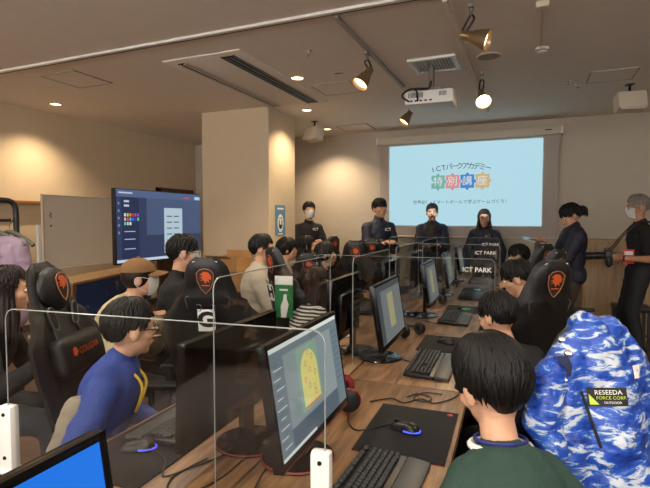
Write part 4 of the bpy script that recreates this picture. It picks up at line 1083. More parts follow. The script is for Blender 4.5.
def hairline(az, style):
    """lowest elevation (deg) that carries hair, az from the face (deg)"""
    a = abs(az); fr = {'short': 26, 'boy': 10, 'fringe': 6, 'bob': 8, 'part': 30, 'grey': 34}.get(style, 20)
    low = {'bob': -46, 'boy': -58, 'short': -36, 'fringe': -38, 'grey': -32}.get(style, -36)
    ks = [(0, fr), (42, fr), (62, 4 if style != 'bob' else -25), (74, -6 if style != 'bob' else -40), (86, 4 if style != 'bob' else -42), (104, 0 if style != 'bob' else -44), (116, -26 if style != 'bob' else -45), (135, low), (180, low)]
    for (p, x), (q, y) in zip(ks, ks[1:]):
        if p <= a <= q: return x + (y - x) * (a - p) / (q - p)
    return low
def make_hair(root, HM, hs, style, m, rnd, n_locks=140, fall=0.0, tail=None, thick=1.0):
    rx, ry, rz = 0.078, 0.098, 0.100; C0 = V((0, -0.006, 0.022))
    def pt(az, el, f):
        a, e = R(az), R(el)
        return HM @ (V((C0.x + rx * f * math.sin(a) * math.cos(e), C0.y + ry * f * math.cos(a) * math.cos(e), C0.z + rz * f * math.sin(e))) * hs)
    b = MB(); NA, NE = 44, 12; vs = []; fs = []; rnd_off = rnd.random() * 20
    for sh in (0, 1):
        for i in range(NA):
            az = -180 + 360 * i / NA; lo = hairline(az, style) + 6 * mnoise.noise(V((az * 0.11, rnd_off, 0)))
            for j in range(NE + 1):
                t = j / NE; el = lo + (89 - lo) * t
                tt_ = min(1, t / 0.5); bulge = (1.025 + 0.10 * thick * tt_ * tt_ * (3 - 2 * tt_)) if sh == 0 else 0.93
                nz = 0.025 * mnoise.noise(V((az * 0.06, el * 0.08, rnd.random() * 0.01 + len(style)))) if sh == 0 else 0
                vs.append(pt(az, el, bulge + nz))
    n1 = NA * (NE + 1)
    for i in range(NA):
        i2 = (i + 1) % NA
        for j in range(NE):
            a, c, d, e = i * (NE + 1) + j, i2 * (NE + 1) + j, i2 * (NE + 1) + j + 1, i * (NE + 1) + j + 1
            fs.append((a, c, d, e)); fs.append((n1 + a, n1 + e, n1 + d, n1 + c))
        fs.append((i * (NE + 1), n1 + i * (NE + 1), n1 + i2 * (NE + 1), i2 * (NE + 1)))
    fs.append(tuple(i * (NE + 1) + NE for i in range(NA))); fs.append(tuple(n1 + i * (NE + 1) + NE for i in range(NA))[::-1])
    b.add(vs, fs)
    for k in range(n_locks):     # locks lying away from the whorl at the crown
        az = rnd.uniform(-180, 180); lo = hairline(az, style); el0 = rnd.uniform(max(lo + 12, 5), 84)
        ln = rnd.uniform(28, 58); sw = rnd.uniform(-16, 16) + 10
        pts = []; rr = []
        wide = rnd.uniform(0.0045, 0.008) * hs
        for j in range(6):
            t = j / 5; el = max(el0 - ln * t, lo - 4 - 5 * ((k * 37) % 11) / 11); q_ = min(1, max(0, (el - lo) / (0.5 * (89 - lo)))); f = 1.035 + 0.10 * thick * q_ * q_ * (3 - 2 * q_) + 0.012 * math.sin(PI * t) + rnd.uniform(-.006, .006)
            pts.append(pt(az + sw * t, el, f)); rr.append(wide * (0.55 + 0.9 * t if t < 0.5 else 1.0 * (1 - t) * 1.9 + 0.06))
        b.tube(pts, rr, 5)
    if fall:
        for k in range(max(60, n_locks // 2)):
            az = rnd.choice((-1, 1)) * rnd.uniform(72, 180); p = pt(az, rnd.uniform(0, 30), 1.08); q = pt(az, -18, 1.06)
            L = fall * rnd.uniform(0.82, 1.05); out = (HM.to_3x3() @ V((math.sin(R(az)), math.cos(R(az)), 0))) * 0.02 * rnd.uniform(-0.5, 1.2)
            pts = [p, q, q + out * 0.6 + V((0, 0, -L * 0.35)), q + out + V((0, 0, -L * 0.7)), q + out * 0.7 + V((rnd.uniform(-.01, .01), rnd.uniform(-.01, .01), -L))]
            b.tube(spline(pts, 3), [0.013 * hs] * 9 + [0.011 * hs, 0.008 * hs, 0.006 * hs, 0.003 * hs], 6)
    if tail:
        p = pt(178, 0, 1.06)
        for k in range(22):
            o = V((rnd.uniform(-.02, .02), rnd.uniform(-.02, .02), rnd.uniform(-.02, .02)))
            back = HM.to_3x3() @ V((0, -1, 0))
            b.tube(spline([p + o * .3, p + back * 0.03 + o + V((0, 0, .01)), p + back * 0.06 + o * 1.2 - V((0, 0, tail * .4)), p + back * 0.065 + o * 1.4 - V((0, 0, tail))], 4), [0.011] * 8 + [0.009, 0.008, 0.006, 0.004, 0.002], 6)
    return b.build('hair', m, root, angle=80)

def person(label, hx, hy, hz, yaw, sit=True, s=None, group=None, hyaw=0, hpitch=0, hroll=0, lean=None, skin=SK1, hair=('short', HAIR, 140), fall=0, tail=None,
           top=None, sleeve=1.0, top_fat=0.0, trousers=None, arms=None, curl=0.6, mask=False, glasses=False, vox=0.011, hs=None, shoe=None, chest_text=None, side_bend=0.0,
           collar=0.02, stripe=None, lanyard=None, hood=None, seed=1, palms=None, leg_y=0.42, hem=0.0, inner=None, shw=0.155):
    """hx, hy, hz: middle of the head. yaw 0 looks along +y, counter-clockwise."""
    rnd = random.Random(seed)
    if sit:
        s = s or 0.9; pz = 0.49 + 0.085 * s; T = 0.47 * s
        if lean is None:
            c = (hz - pz - 0.165 * s) / T; lean = math.degrees(math.acos(min(1, max(0.55, c))))
    else:
        s = s or hz / 1.56; pz = 0.92 * s; T = 0.47 * s; lean = lean or 0
    hs = hs or (0.62 + 0.38 * s) * (1.0 if sit else 1.06)
    l = R(lean); ax = V((side_bend, math.sin(l), math.cos(l))).normalized()
    P = V((0, 0, pz)); N = P + ax * T
    Hc = N + V((0, 0.030 + 0.05 * math.sin(l), 0.165 * s))
    if not sit or True: Hc.z += (hz - Hc.z) if abs(hz - Hc.z) < 0.06 else 0
    Rz = Matrix.Rotation(R(yaw), 4, 'Z')
    off = Rz @ V((Hc.x, Hc.y, 0))
    root = thing('person', label, 'person', (hx - off.x, hy - off.y, 0), R(yaw), group)
    inv = (Matrix.Translation(root.location) @ Rz).inverted()
    HM = Matrix.Translation(Hc) @ Matrix.Rotation(R(hyaw), 4, 'Z') @ Matrix.Rotation(R(-hpitch), 4, 'X') @ Matrix.Rotation(R(hroll), 4, 'Y')
    TR = ax.to_track_quat('Z', 'Y').to_matrix(); TR = Matrix((( 1, 0, 0), (0, math.cos(l), math.sin(l)), (0, -math.sin(l), math.cos(l)))) 
    def hp(x, y, z): return HM @ (V((x, y, z)) * hs)
    Sh = {sd: N - ax * 0.075 * s + V((sd * shw * s, 0, 0)) for sd in (-1, 1)}
    arms = arms or {}
    J = {}
    for sd in (-1, 1):
        tg = arms.get(sd)
        if tg is None: w = V((sd * 0.13, 0.36, 0.80)) if sit else V((sd * 0.24, 0.06, pz - 0.10)); pole = V((sd * 0.6, -0.5, -0.6))
        else:
            w = V(tg[0]); pole = V(tg[1]) if len(tg) > 1 and tg[1] else V((sd * 0.6, -0.5, -0.6))
            if len(tg) > 2 and tg[2]: w = inv @ w
        J[sd] = (Sh[sd],) + ik(Sh[sd], w, 0.285 * s, 0.255 * s, pole)
    LG = {}
    for sd in (-1, 1):
        hip = P + V((sd * 0.088 * s, 0, -0.01))
        ank = V((sd * 0.11, leg_y, 0.085)) if sit else V((sd * 0.10 * s, 0.0, 0.085))
        LG[sd] = (hip,) + ik(hip, ank, 0.425 * s, 0.425 * s, (sd * 0.1, 1, 0.6) if sit else (0, 1, 0))
    # body: one skin
    b = MB()
    b.cap(P - V((0.06 * s, 0, 0)), P + V((0.06 * s, 0, 0)), 0.09 * s, 0.09 * s)
    b.ell(P + ax * T * 0.32, (0.125 * s, 0.09 * s, 0.17 * s), rot=TR); b.ell(P + ax * T * 0.70, (0.145 * s, 0.098 * s, 0.16 * s), rot=TR)
    b.cap(N - ax * 0.05 * s, Hc + V((0, -0.012, -0.05 * hs)), 0.056 * s, 0.050 * s)
    for sd in (-1, 1):
        S, E, W = J[sd]
        b.cap(N - ax * 0.045 * s, S, 0.05 * s, 0.048 * s); b.cap(S, E, 0.044 * s, 0.036 * s); b.cap(E, W, 0.036 * s, 0.024 * s)
        pn = palms.get(sd) if palms else None
        dd = (W - E).normalized(); nn = V(pn) if pn else V((-sd * 0.4, 0.1, -1))
        hand(b, W, dd, nn, -sd, 0.95 * s ** 0.5, curl)
        h, k, a = LG[sd]
        b.cap(h, k, 0.075 * s, 0.052 * s); b.cap(k, a, 0.05 * s, 0.034 * s); b.cap(a - V((0, .02, .03)), a + V((0, 0.12 * s, -0.055)), 0.034, 0.026)
    hb = MB()
    b.ell((0, -0.006, 0.022), (0.074, 0.093, 0.094), X=HM @ Matrix.Scale(hs, 4), n=20)
    b.ell((0, 0.022, -0.042), (0.059, 0.068, 0.066), X=HM @ Matrix.Scale(hs, 4), n=18); b.ell((0, 0.058, -0.086), (0.028, 0.026, 0.024), X=HM @ Matrix.Scale(hs, 4))
    b.cap(hp(0, 0.086, 0.012), hp(0, 0.100, -0.022), 0.010 * hs, 0.014 * hs); b.cap(hp(-0.034, 0.074, 0.026), hp(0.034, 0.074, 0.026), 0.016 * hs, 0.016 * hs)
    b.cap(hp(-0.016, 0.083, -0.055), hp(0.016, 0.083, -0.055), 0.012 * hs, 0.012 * hs)
    for sd in (-1, 1):
        b.ell((sd * 0.078, -0.006, -0.008), (0.011, 0.021, 0.032), X=HM @ Matrix.Scale(hs, 4)); b.ell((sd * 0.040, 0.055, -0.022), (0.028, 0.028, 0.024), X=HM @ Matrix.Scale(hs, 4))
    b.remeshed('body', skin, root, vox, 3)
    # face
    for sd in (-1, 1):
        X = HM @ Matrix.Scale(hs, 4) @ Matrix.Translation((sd * 0.031, 0.0815, 0.004))
        e = MB().ell((0, 0, 0), (0.015, 0.0095, 0.008), X=X, n=12).build('eye', M_EYE, root)
        MB().ell((0, 0.0058, 0), (0.0065, 0.0045, 0.0068), X=X, n=10).build('iris', M_IRIS, e)
        MB().cap(hp(sd * 0.018, 0.091, 0.026), hp(sd * 0.048, 0.080, 0.027), 0.0045 * hs, 0.003 * hs).build('eyebrow', HAIRG if hair[0] == 'grey' else M_BROW, root)
    if not mask: MB().ell((0, 0.0935, -0.055), (0.022, 0.008, 0.008), X=HM @ Matrix.Scale(hs, 4)).build('mouth', M_LIP, root)
    if hair: make_hair(root, HM, hs, hair[0], hair[1], rnd, hair[2], fall, tail, hair[3] if len(hair) > 3 else 1.0)
    if mask:
        vs = []; fs = []; NA, NZ = 16, 9
        for sh in (0, 1):
            for j in range(NZ + 1):
                v = j / NZ
                for i in range(NA + 1):
                    u = -1 + 2 * i / NA; a = u * R(66)
                    z = 0.006 + 0.016 * math.cos(a * 1.2) - v * (0.112 + 0.0 * abs(u)); w = 1 - 0.24 * v ** 2
                    bul = 0.024 * math.cos(a) ** 3 * math.sin(PI * min(1, 0.15 + v * 0.8)) ** 0.7
                    vs.append(hp((0.080 - sh * 0.003) * math.sin(a) * w, 0.020 + (0.078 - sh * 0.003) * math.cos(a) * (1 - 0.06 * v) + bul, z))
        n1 = (NA + 1) * (NZ + 1)
        for j in range(NZ):
            for i in range(NA):
                a = j * (NA + 1) + i
                fs += [(a, a + 1, a + NA + 2, a + NA + 1), (n1 + a, n1 + a + NA + 1, n1 + a + NA + 2, n1 + a + 1)]
        mk = MB().add(vs, fs).build('face_mask', M_MASK, root)
        for sd in (-1, 1):
            bb = MB(); bb.tube(spline([hp(sd * 0.074, 0.050, 0.006), hp(sd * 0.080, 0.02, 0.014), hp(sd * 0.086, -0.022, 0.012), hp(sd * 0.084, -0.022, -0.03), hp(sd * 0.066, 0.036, -0.075)], 5), 0.0022 * hs, 6)
            bb.build('ear_loop', M_MASK, mk)
    if glasses:
        bb = MB()
        for sd in (-1, 1):
            lp = [hp(sd * 0.033 + 0.024 * math.cos(a), 0.101, 0.003 + 0.017 * math.sin(a) * (1 if abs(math.cos(a)) < .9 else 1)) for a in [2 * PI * i / 22 for i in range(22)]]
            bb.tube(lp, 0.0021 * hs, 6, close=True); bb.tube([hp(sd * 0.057, 0.101, 0.008), hp(sd * 0.079, 0.09, 0.009), hp(sd * 0.081, 0.0, 0.008), hp(sd * 0.08, -0.02, -0.005)], 0.0021 * hs, 6)
        bb.tube([hp(-0.009, 0.101, 0.006), hp(0, 0.104, 0.009), hp(0.009, 0.101, 0.006)], 0.0021 * hs, 6)
        bb.build('glasses', M_INK, root)
    # clothes
    f = 0.020 + top_fat
    b = MB()
    b.cap(P - V((0.06 * s, 0, hem * .5)), P + V((0.06 * s, 0, -hem * .5)), 0.09 * s + f, 0.09 * s + f)
    if hem: b.cap(P - V((0.075 * s, 0, hem)), P + V((0.075 * s, 0, -hem)), 0.08 * s + f, 0.08 * s + f)
    b.ell(P + ax * T * 0.32, (0.13 * s + f, 0.092 * s + f, 0.17 * s + f), rot=TR); b.ell(P + ax * T * 0.68, (0.150 * s + f, 0.102 * s + f, 0.165 * s + f), rot=TR)
    b.cap(N - ax * 0.06 * s, N + ax * (0.0 + collar), 0.060 * s + f * 0.6, 0.056 * s + f * 0.35)
    for sd in (-1, 1):
        S, E, W = J[sd]; fs_ = f * 0.8
        b.cap(N - ax * 0.055 * s, S, 0.052 * s + fs_, 0.05 * s + fs_)
        if sleeve >= 1:
            b.cap(S, E, 0.048 * s + fs_, 0.040 * s + fs_); b.cap(E, E + (W - E) * (sleeve - 0.06 if sleeve > 1.5 else 0.95), 0.040 * s + fs_, 0.030 * s + fs_ * 0.8)
        elif sleeve > 0.5:
            b.cap(S, E, 0.048 * s + fs_, 0.040 * s + fs_); b.cap(E, E + (W - E) * (sleeve - 0.5) * 1.2, 0.040 * s + fs_, 0.036 * s + fs_)
        else: b.cap(S, S + (E - S) * 0.72, 0.05 * s + fs_, 0.048 * s + fs_)
    if hood: 
        for a in range(-4, 5):
            w = a / 4 * R(115); p = N + V((0.085 * s * math.sin(w), -0.075 * s * math.cos(w) + 0.01, 0.005 - 0.02 * abs(a) / 4))
            b.ell(p, (0.045 * s, 0.045 * s, 0.04 * s))
    b.remeshed('top', top, root, max(0.009, vox), 4, (0.016, 0.07))
    if inner:   # a visible shirt front under an open jacket
        MB().ell(P + ax * T * 0.70 + V((0, f * 0.75, 0)), (0.07 * s, 0.104 * s + f * 0.55, 0.17 * s), rot=TR, n=18).build('shirt_front', inner, root)
    b = MB(); b.cap(P - V((0.055 * s, 0, 0.02)), P + V((0.055 * s, 0, -0.02)), 0.095 * s + .01, 0.095 * s + .01)
    for sd in (-1, 1):
        h, k, a = LG[sd]; b.cap(h, k, 0.08 * s + .012, 0.056 * s + .012); b.cap(k, a + (k - a) * 0.04, 0.056 * s + .012, 0.045 * s + .012)
        MB().cap(a + V((0, -0.03, -0.045)), a + V((0, 0.13 * s, -0.055)), 0.040, 0.030).cap(a + V((0, 0, -0.02)), a + V((0, .03, -0.04)), 0.042, 0.036).remeshed('shoe', shoe or M_SHOE, root, 0.012, 2)
    b.remeshed('trousers', trousers or M_TROUSER, root, 0.016, 3, (0.012, 0.07))
    if chest_text:
        vs, fs = text_geo(chest_text, 0.055)
        cy = P + ax * T * 0.80
        X = frame((cy.x - 0.07 * s, 0.098 * s + f + cy.y + 0.003, cy.z), (-1, 0, 0), (0.25, 1, 0.05))
        MB().add(vs, fs, 0, X).build('lettering', M_PAPER, root, smooth=False)
    if lanyard:
        r = 0.062 * s + f * 0.5
        pts = [N + V((r * math.sin(a) * 1.05, -r * math.cos(a), 0.012 - 0.035 * (1 - math.cos(a)) * 0.6)) for a in [R(x) for x in (-150, -110, -60, -20, 20, 60, 110, 150)]]
        tip = P + ax * T * 0.45 + V((0, 0.115 * s + f, 0))
        mid = P + ax * T * 0.75 + V((0, 0.108 * s + f + 0.006, 0))
        pl_ = [tip, mid + V((-0.03, 0, 0))] + pts + [mid + V((0.03, 0, 0)), tip]
        MB().tube(spline(pl_, 5), 0.006, 6).build('lanyard', lanyard, root)
    root['_'] = 0; del root['_']
    root_frames[label] = dict(root=root, HM=HM, hs=hs, N=N, P=P, ax=ax, T=T, s=s, f=f, J=J, inv=inv)
    return root_frames[label]
root_frames = {}
M_GREENT = mat('green_jersey', (34, 62, 52), 0.75, bump=0.3, bscale=140, var=0.05)
M_BLUET = mat('blue_jersey', (40, 66, 142), 0.65, bump=0.25, bscale=140, var=0.06)
M_NAVY = mat('navy_jacket', (26, 32, 52), 0.6, bump=0.25, bscale=90)
M_BLKT = mat('black_cotton', (22, 22, 24), 0.85, bump=0.25, bscale=140)
M_CREAMJ = mat('cream_padded_jacket', (190, 174, 140), 0.6, bump=0.3, bscale=30)
M_IVORY = mat('ivory_jacket', (184, 174, 154), 0.7, bump=0.3, bscale=60)
M_BROWNH = mat('brown_hoodie', (56, 46, 34), 0.85, bump=0.3, bscale=100)
M_YEL = mat('yellow_strap', (224, 184, 60), 0.6); M_NAVYSTRAP = mat('navy_strap', (26, 34, 110), 0.5); M_REDSTRAP = mat('dark_red_strap', (90, 34, 34), 0.6)
def stripe_mat():
    m = bpy.data.materials.new('striped_cloth'); m.use_nodes = True; nt = m.node_tree; L = nt.links; bs = nt.nodes['Principled BSDF']
    tc = nt.nodes.new('ShaderNodeTexCoord'); w = nt.nodes.new('ShaderNodeTexWave'); w.bands_direction = 'Z'; w.inputs['Scale'].default_value = 14; w.inputs['Distortion'].default_value = 0.6
    L.new(tc.outputs['Object'], w.inputs['Vector']); cr = nt.nodes.new('ShaderNodeValToRGB'); cr.color_ramp.interpolation = 'CONSTANT'
    cr.color_ramp.elements[0].color = rgb(30, 30, 32); cr.color_ramp.elements[1].color = rgb(214, 208, 198); cr.color_ramp.elements[1].position = 0.5
    L.new(w.outputs['Fac'], cr.inputs[0]); L.new(cr.outputs[0], bs.inputs['Base Color']); bs.inputs['Roughness'].default_value = 0.85
    return m
M_STRIPE = stripe_mat()

# --- photographer side, seated
pf = person('person in a dark green top with a navy neck strap, seated at the pinball monitor', -0.086, 1.375, 1.05, 26, s=0.90, hyaw=14, hpitch=20, hroll=-6, hair=('boy', HAIR, 1300, 1.5), top=M_GREENT, vox=0.008, top_fat=0.0, shw=0.105, seed=3, hs=1.05, arms={1: ((0.10, 0.24, 0.60),), -1: ((-0.10, 0.24, 0.60),)}, collar=-0.005)
r_ = pf['root']; N_ = pf['N']
def collar_ring(pf, m, name, r, tr, dz, tilt=0.35):
    N = pf['N']; s = pf['s']
    pts = [N + V((r * 1.08 * math.sin(a), 0.004 + r * math.cos(a), dz - tilt * r * (1 + math.cos(a)) * 0.5 + 0.01)) for a in [2 * PI * i / 26 for i in range(26)]]
    return MB().tube(pts, tr, 8, close=True).build(name, m, pf['root'])
collar_ring(pf, M_PAPER, 'shirt_collar', 0.070, 0.009, 0.012)
collar_ring(pf, M_NAVYSTRAP, 'lanyard', 0.060, 0.005, 0.028)
pf = person('person with black hair in dark clothes behind the green-topped boy, leaning at the second desk', -0.135, 2.47, 1.03, 55, s=0.86, hyaw=-5, hpitch=15, hair=('short', HAIR, 260, 1.2), top=M_BLKT, seed=4)
pf = person('person in black with a yellow lanyard, chin resting on one hand', -0.07, 3.43, 1.115, 82, s=0.92, hyaw=4, hpitch=20, hair=('fringe', HAIR, 240, 1.25), top=M_BLKT, vox=0.007, seed=5, lanyard=M_YEL, arms={-1: ((-0.03, 0.28, 0.965), (-0.6, 0.2, -0.8)), 1: ((0.14, 0.40, 0.80),)}, curl=1.25, palms={-1: (0.2, -1, 0.3)})
pf = person('person at the fourth desk half hidden behind the tall gaming chair', -0.10, 5.36, 1.125, 85, s=0.95, hpitch=12, hair=('fringe', HAIR, 160, 1.2), top=M_BLKT, seed=6)
# --- television side, seated
pf = person('person in a shiny blue top with glasses and yellow lanyard, seated in profile', -1.47, 1.47, 1.062, -62, s=0.82, hyaw=36, hpitch=3, hair=('short', HAIR, 520, 1.2), top=M_BLUET, vox=0.008, top_fat=0.012, glasses=True, lanyard=M_YEL, seed=7, hs=0.96, arms={1: ((0.12, 0.20, 0.63),), -1: ((-0.12, 0.22, 0.63),)})
pf = person('person in a cream padded jacket with tan cap and white mask', -2.22, 2.30, 1.14, -62, s=0.97, hyaw=18, hair=('bob', HAIRB, 0, 0.15), top=M_CREAMJ, top_fat=0.035, mask=True, seed=8, arms={1: ((0.12, 0.30, 0.80),), -1: ((-0.10, 0.34, 0.86),)}, vox=0.008)
# tan cap on that head: clothing, so a child
HMh = pf['HM'] @ Matrix.Scale(pf['hs'], 4)
cp = MB()
vs = []; fs = []
for j in range(9):
    e = R(12 + 78 * j / 8)
    for i in range(32):
        a = 2 * PI * i / 32
        vs.append((0.094 * math.cos(e) * math.sin(a), -0.006 + 0.114 * math.cos(e) * math.cos(a), 0.028 + 0.108 * math.sin(e) - 0.004))
for j in range(8):
    for i in range(32): fs.append((j * 32 + i, j * 32 + (i + 1) % 32, (j + 1) * 32 + (i + 1) % 32, (j + 1) * 32 + i))
fs.append(tuple(8 * 32 + i for i in range(32)))
M_CAP = mat('tan_cap', (118, 84, 48), 0.85, bump=0.3, bscale=200)
capo = cp.add(vs, fs, 0, HMh).lathe([(0.010, 0.134), (0.006, 0.140)], 12, X=HMh).build('baseball_cap', M_CAP, pf['root'])
vs = []; fs = []
for sh in (0, 1):
    for j in range(7):
        t = j / 6
        for i in range(17):
            u = -1 + 2 * i / 16; a = u * R(62)
            vs.append(HMh @ V((0.094 * math.sin(a) * (1 - 0.08 * t), -0.006 + 0.112 * math.cos(a) + t * 0.075 * math.cos(a) ** 0.7, 0.050 - 0.022 * u * u - t * 0.014 - sh * 0.004)))
for j in range(6):
    for i in range(16):
        a = j * 17 + i; fs += [(a, a + 1, a + 18, a + 17), (119 + a, 119 + a + 17, 119 + a + 18, 119 + a + 1)]
for i in range(16): fs.append((102 + i, 102 + i + 1, 221 + i + 1, 221 + i))
MB().add(vs, fs).build('brim', M_CAP, capo)
# black bag on the lap of the cream jacket
o = MB().cap((-1.93, 2.31, 0.80), (-1.88, 2.46, 0.94), 0.09, 0.075).cap((-1.90, 2.38, 0.76), (-1.98, 2.43, 0.9), 0.10, 0.07).remeshed('lap_bag', M_BLKT, None, 0.012, 3, (0.03, 0.06))
tag(o, 'crumpled black bag held in the arms of the cream jacket wearer', 'bag')
person('person in a black T-shirt with glasses and white mask before the television', -2.30, 2.82, 1.262, -58, s=1.08, hyaw=14, hair=('fringe', HAIR, 220, 1.3), top=M_BLKT, sleeve=0.4, mask=True, glasses=True, seed=9, vox=0.009)
person('person in an ivory jacket with black straps by the cardboard boxes', -2.13, 3.65, 1.245, -55, s=1.05, hyaw=-8, hair=('short', HAIR, 200, 1.35), top=M_IVORY, top_fat=0.025, inner=M_BLKT, seed=10)
person('person with a black bob in ivory clothes beside the square column', -2.31, 4.46, 1.195, -60, s=1.0, hair=('bob', HAIR, 160, 1.1), top=M_IVORY, top_fat=0.02, seed=11, inner=M_BLKT)
person('person with long black hair below the standing man with crossed hands', -2.36, 5.07, 1.19, -62, s=1.0, hair=('part', HAIR, 160, 1.1), fall=0.22, top=M_BLKT, seed=12)
person('small person with short dark hair and pale top beside the long-haired one', -1.78, 4.23, 1.17, -68, s=0.92, hair=('bob', HAIRB, 120), top=M_BLKT, seed=13)
person('person with long brown hair in a striped top, seen from behind', -1.369, 3.114, 1.045, -25, s=0.82, hyaw=0, hair=('part', HAIRBR, 260, 1.1), fall=0.30, top=M_STRIPE, seed=14)
person('person with long dark hair at the picture edge beside the lilac jacket', -2.42, 1.62, 1.143, -50, s=0.94, hyaw=10, hair=('part', HAIRB, 260, 1.1), fall=0.26, top=M_BLKT, seed=15, vox=0.009)
# --- standing
person('person standing at the column in black with mask and glasses, hands crossed', -3.12, 6.76, 1.64, -138, sit=False, hair=('short', HAIR, 220, 1.6), top=M_BLKT, sleeve=0.8, mask=True, glasses=True, seed=16, vox=0.007, chest_text='ICT', arms={1: ((-0.02, 0.20, 1.16), (1, -0.4, -0.3)), -1: ((0.0, 0.22, 1.14), (-1, -0.4, -0.3))}, palms={1: (0, -1, 0), -1: (0, -1, 0)}, curl=0.7)
person('person standing in a navy jacket with hands together before the screen edge', -1.90, 6.42, 1.655, -140, sit=False, hyaw=10, hair=('fringe', HAIR, 220, 1.6), top=M_NAVY, top_fat=0.02, seed=17, vox=0.007, chest_text='ICT', arms={1: ((0.08, 0.30, 1.20), (0.45, -0.6, -0.8)), -1: ((-0.08, 0.30, 1.20), (-0.45, -0.6, -0.8))}, curl=0.6, palms={1: (0, -0.3, -1), -1: (0, -0.3, -1)}, hem=0.06, collar=0.05)
person('person standing in a navy jacket over a brown hood, lit by the projector', -1.405, 7.60, 1.615, -168, sit=False, hair=('part', HAIR, 220, 1.6), top=M_NAVY, top_fat=0.025, inner=M_BROWNH, hood=True, seed=18, hem=0.06, arms={1: ((0.10, 0.32, 1.13), (0.45, -0.6, -0.8)), -1: ((-0.10, 0.32, 1.13), (-0.45, -0.6, -0.8))}, vox=0.009)
person('person with long hair in navy standing before the lower screen corner', -0.635, 7.64, 1.53, 176, sit=False, hair=('part', HAIRBR, 200, 1.1), fall=0.26, top=M_NAVY, top_fat=0.015, seed=19, chest_text='ICT', hem=0.06, hyaw=14, vox=0.009)
WR = person('person in a navy sweatshirt with a short ponytail looking down at a tablet', 0.41, 5.95, 1.545, 104, sit=False, s=1.02, hpitch=24, hyaw=6, hair=('fringe', HAIR, 200, 1.2), tail=0.08, top=M_NAVY, top_fat=0.015, seed=20, sleeve=0.75, hem=0.05, trousers=mat('brown_trousers', (72, 62, 52), 0.85), vox=0.007,
       arms={1: ((0.17, 5.98, 1.255), (0.5, -0.5, -0.8), True), -1: ((0.16, 5.86, 1.215), (-0.5, -0.5, -0.8), True)}, curl=0.5, palms={1: (0, 0.2, -1), -1: (0, 0.2, 1)})
PH = person('person with grey hair, mask and black T-shirt holding a large camera', 1.06, 6.10, 1.635, 100, sit=False, hpitch=8, hair=('grey', HAIRG, 260, 1.0), top=M_BLKT, sleeve=0.4, mask=True, glasses=True, seed=21, vox=0.0065, skin=SK2, hem=0.05, shoe=mat('beige_shoes', (170, 140, 104), 0.7),
       arms={1: ((0.90, 6.16, 1.08), (0.6, -0.6, -0.6), True), -1: ((0.90, 5.95, 1.10), (-0.6, -0.6, -0.6), True)}, curl=0.9, palms={1: (-1, 0, 0.3), -1: (1, 0, 0.3)})
# tablet in the hands
t = thing('tablet', 'thin white tablet held in both hands by the ponytailed person', 'tablet', (0.06, 5.86, 1.275)); t.rotation_euler = (R(8), R(14), R(6))
MB().box((0, 0, 0), (0.27, 0.19, 0.010), bev=0.004).build('tablet_body', M_WHITE, t)
MB().box((0, 0, 0.0055), (0.24, 0.16, 0.001)).build('tablet_screen', mat('tablet_glass', (30, 34, 40), 0.1), t, False)
# camera with long lens
t = thing('camera', 'black camera with a long lens pointing toward the presenters', 'camera', (0.79, 6.04, 1.12), 0); t.rotation_euler = (0, R(-4), R(4))
MB().box((0.0, 0, 0), (0.075, 0.14, 0.10), bev=0.015).box((0.0, 0, -0.075), (0.06, 0.13, 0.06), bev=0.012).box((-0.005, 0, 0.062), (0.06, 0.055, 0.035), bev=0.012).cap((-0.01, -0.05, -0.02), (-0.01, -0.05, -0.1), 0.026, 0.026).build('camera_body', M_BLACK, t)
X = frame((-0.03, 0, 0.002), (0, 1, 0), (-1, 0, 0))
ln = MB().lathe([(0.036, 0), (0.038, 0.05), (0.040, 0.06), (0.040, 0.10), (0.037, 0.11), (0.039, 0.17), (0.041, 0.18)], 26, X=X).build('lens', M_BLACK, t)
MB().lathe([(0.043, 0.17), (0.050, 0.25), (0.048, 0.25), (0.041, 0.175)], 26, X=X, capb=False, capt=False).build('lens_hood', M_BLACK, ln)
b = MB()
for z in (0.07, 0.14): b.lathe([(0.0415, z), (0.0415, z + 0.018)], 26, X=X, capb=False, capt=False)
b.build('zoom_ring', M_METAL, ln)
# neck strap of the camera and the pass card
Ni = (Matrix.Translation(PH['root'].location) @ Matrix.Rotation(R(100), 4, 'Z')) @ PH['N']
b = MB()
for dy in (-0.07, 0.07): b.tube(spline([Ni + V((0.10, dy * 1.1, 0.02)), Ni + V((-0.02, dy * 1.25, 0.03)), Ni + V((-0.16, dy, -0.12)), V((0.80, 6.04 + dy, 1.16))], 6), 0.007, 6)
o = b.build('camera_strap', mat('strap_brown', (66, 48, 40), 0.7)); tag(o, 'dark neck strap carrying the long lensed camera', 'strap')
t = thing('pass_card', 'red and white pass card hanging at the photographer\'s chest', 'card', (0.96, 5.93, 1.12), R(10))
MB().box((0, 0.0, 0), (0.11, 0.006, 0.15), bev=0.003).build('card', mat('card_red', (206, 54, 48), 0.5), t)
MB().box((0, -0.0035, 0.035), (0.08, 0.002, 0.04)).build('card_print', M_PAPER, t, False)
# wrist watch is part of the photographer
S_, E_, W_ = PH['J'][-1]; dv = (W_ - E_).normalized(); c = W_ - dv * 0.03; u = dv.orthogonal().normalized(); w = dv.cross(u)
MB().tube([c + (u * math.cos(a) + w * math.sin(a)) * 0.031 for a in [2 * PI * i / 20 for i in range(20)]], 0.008, 8, close=True).build('wrist_watch', M_BLACK, PH['root'])

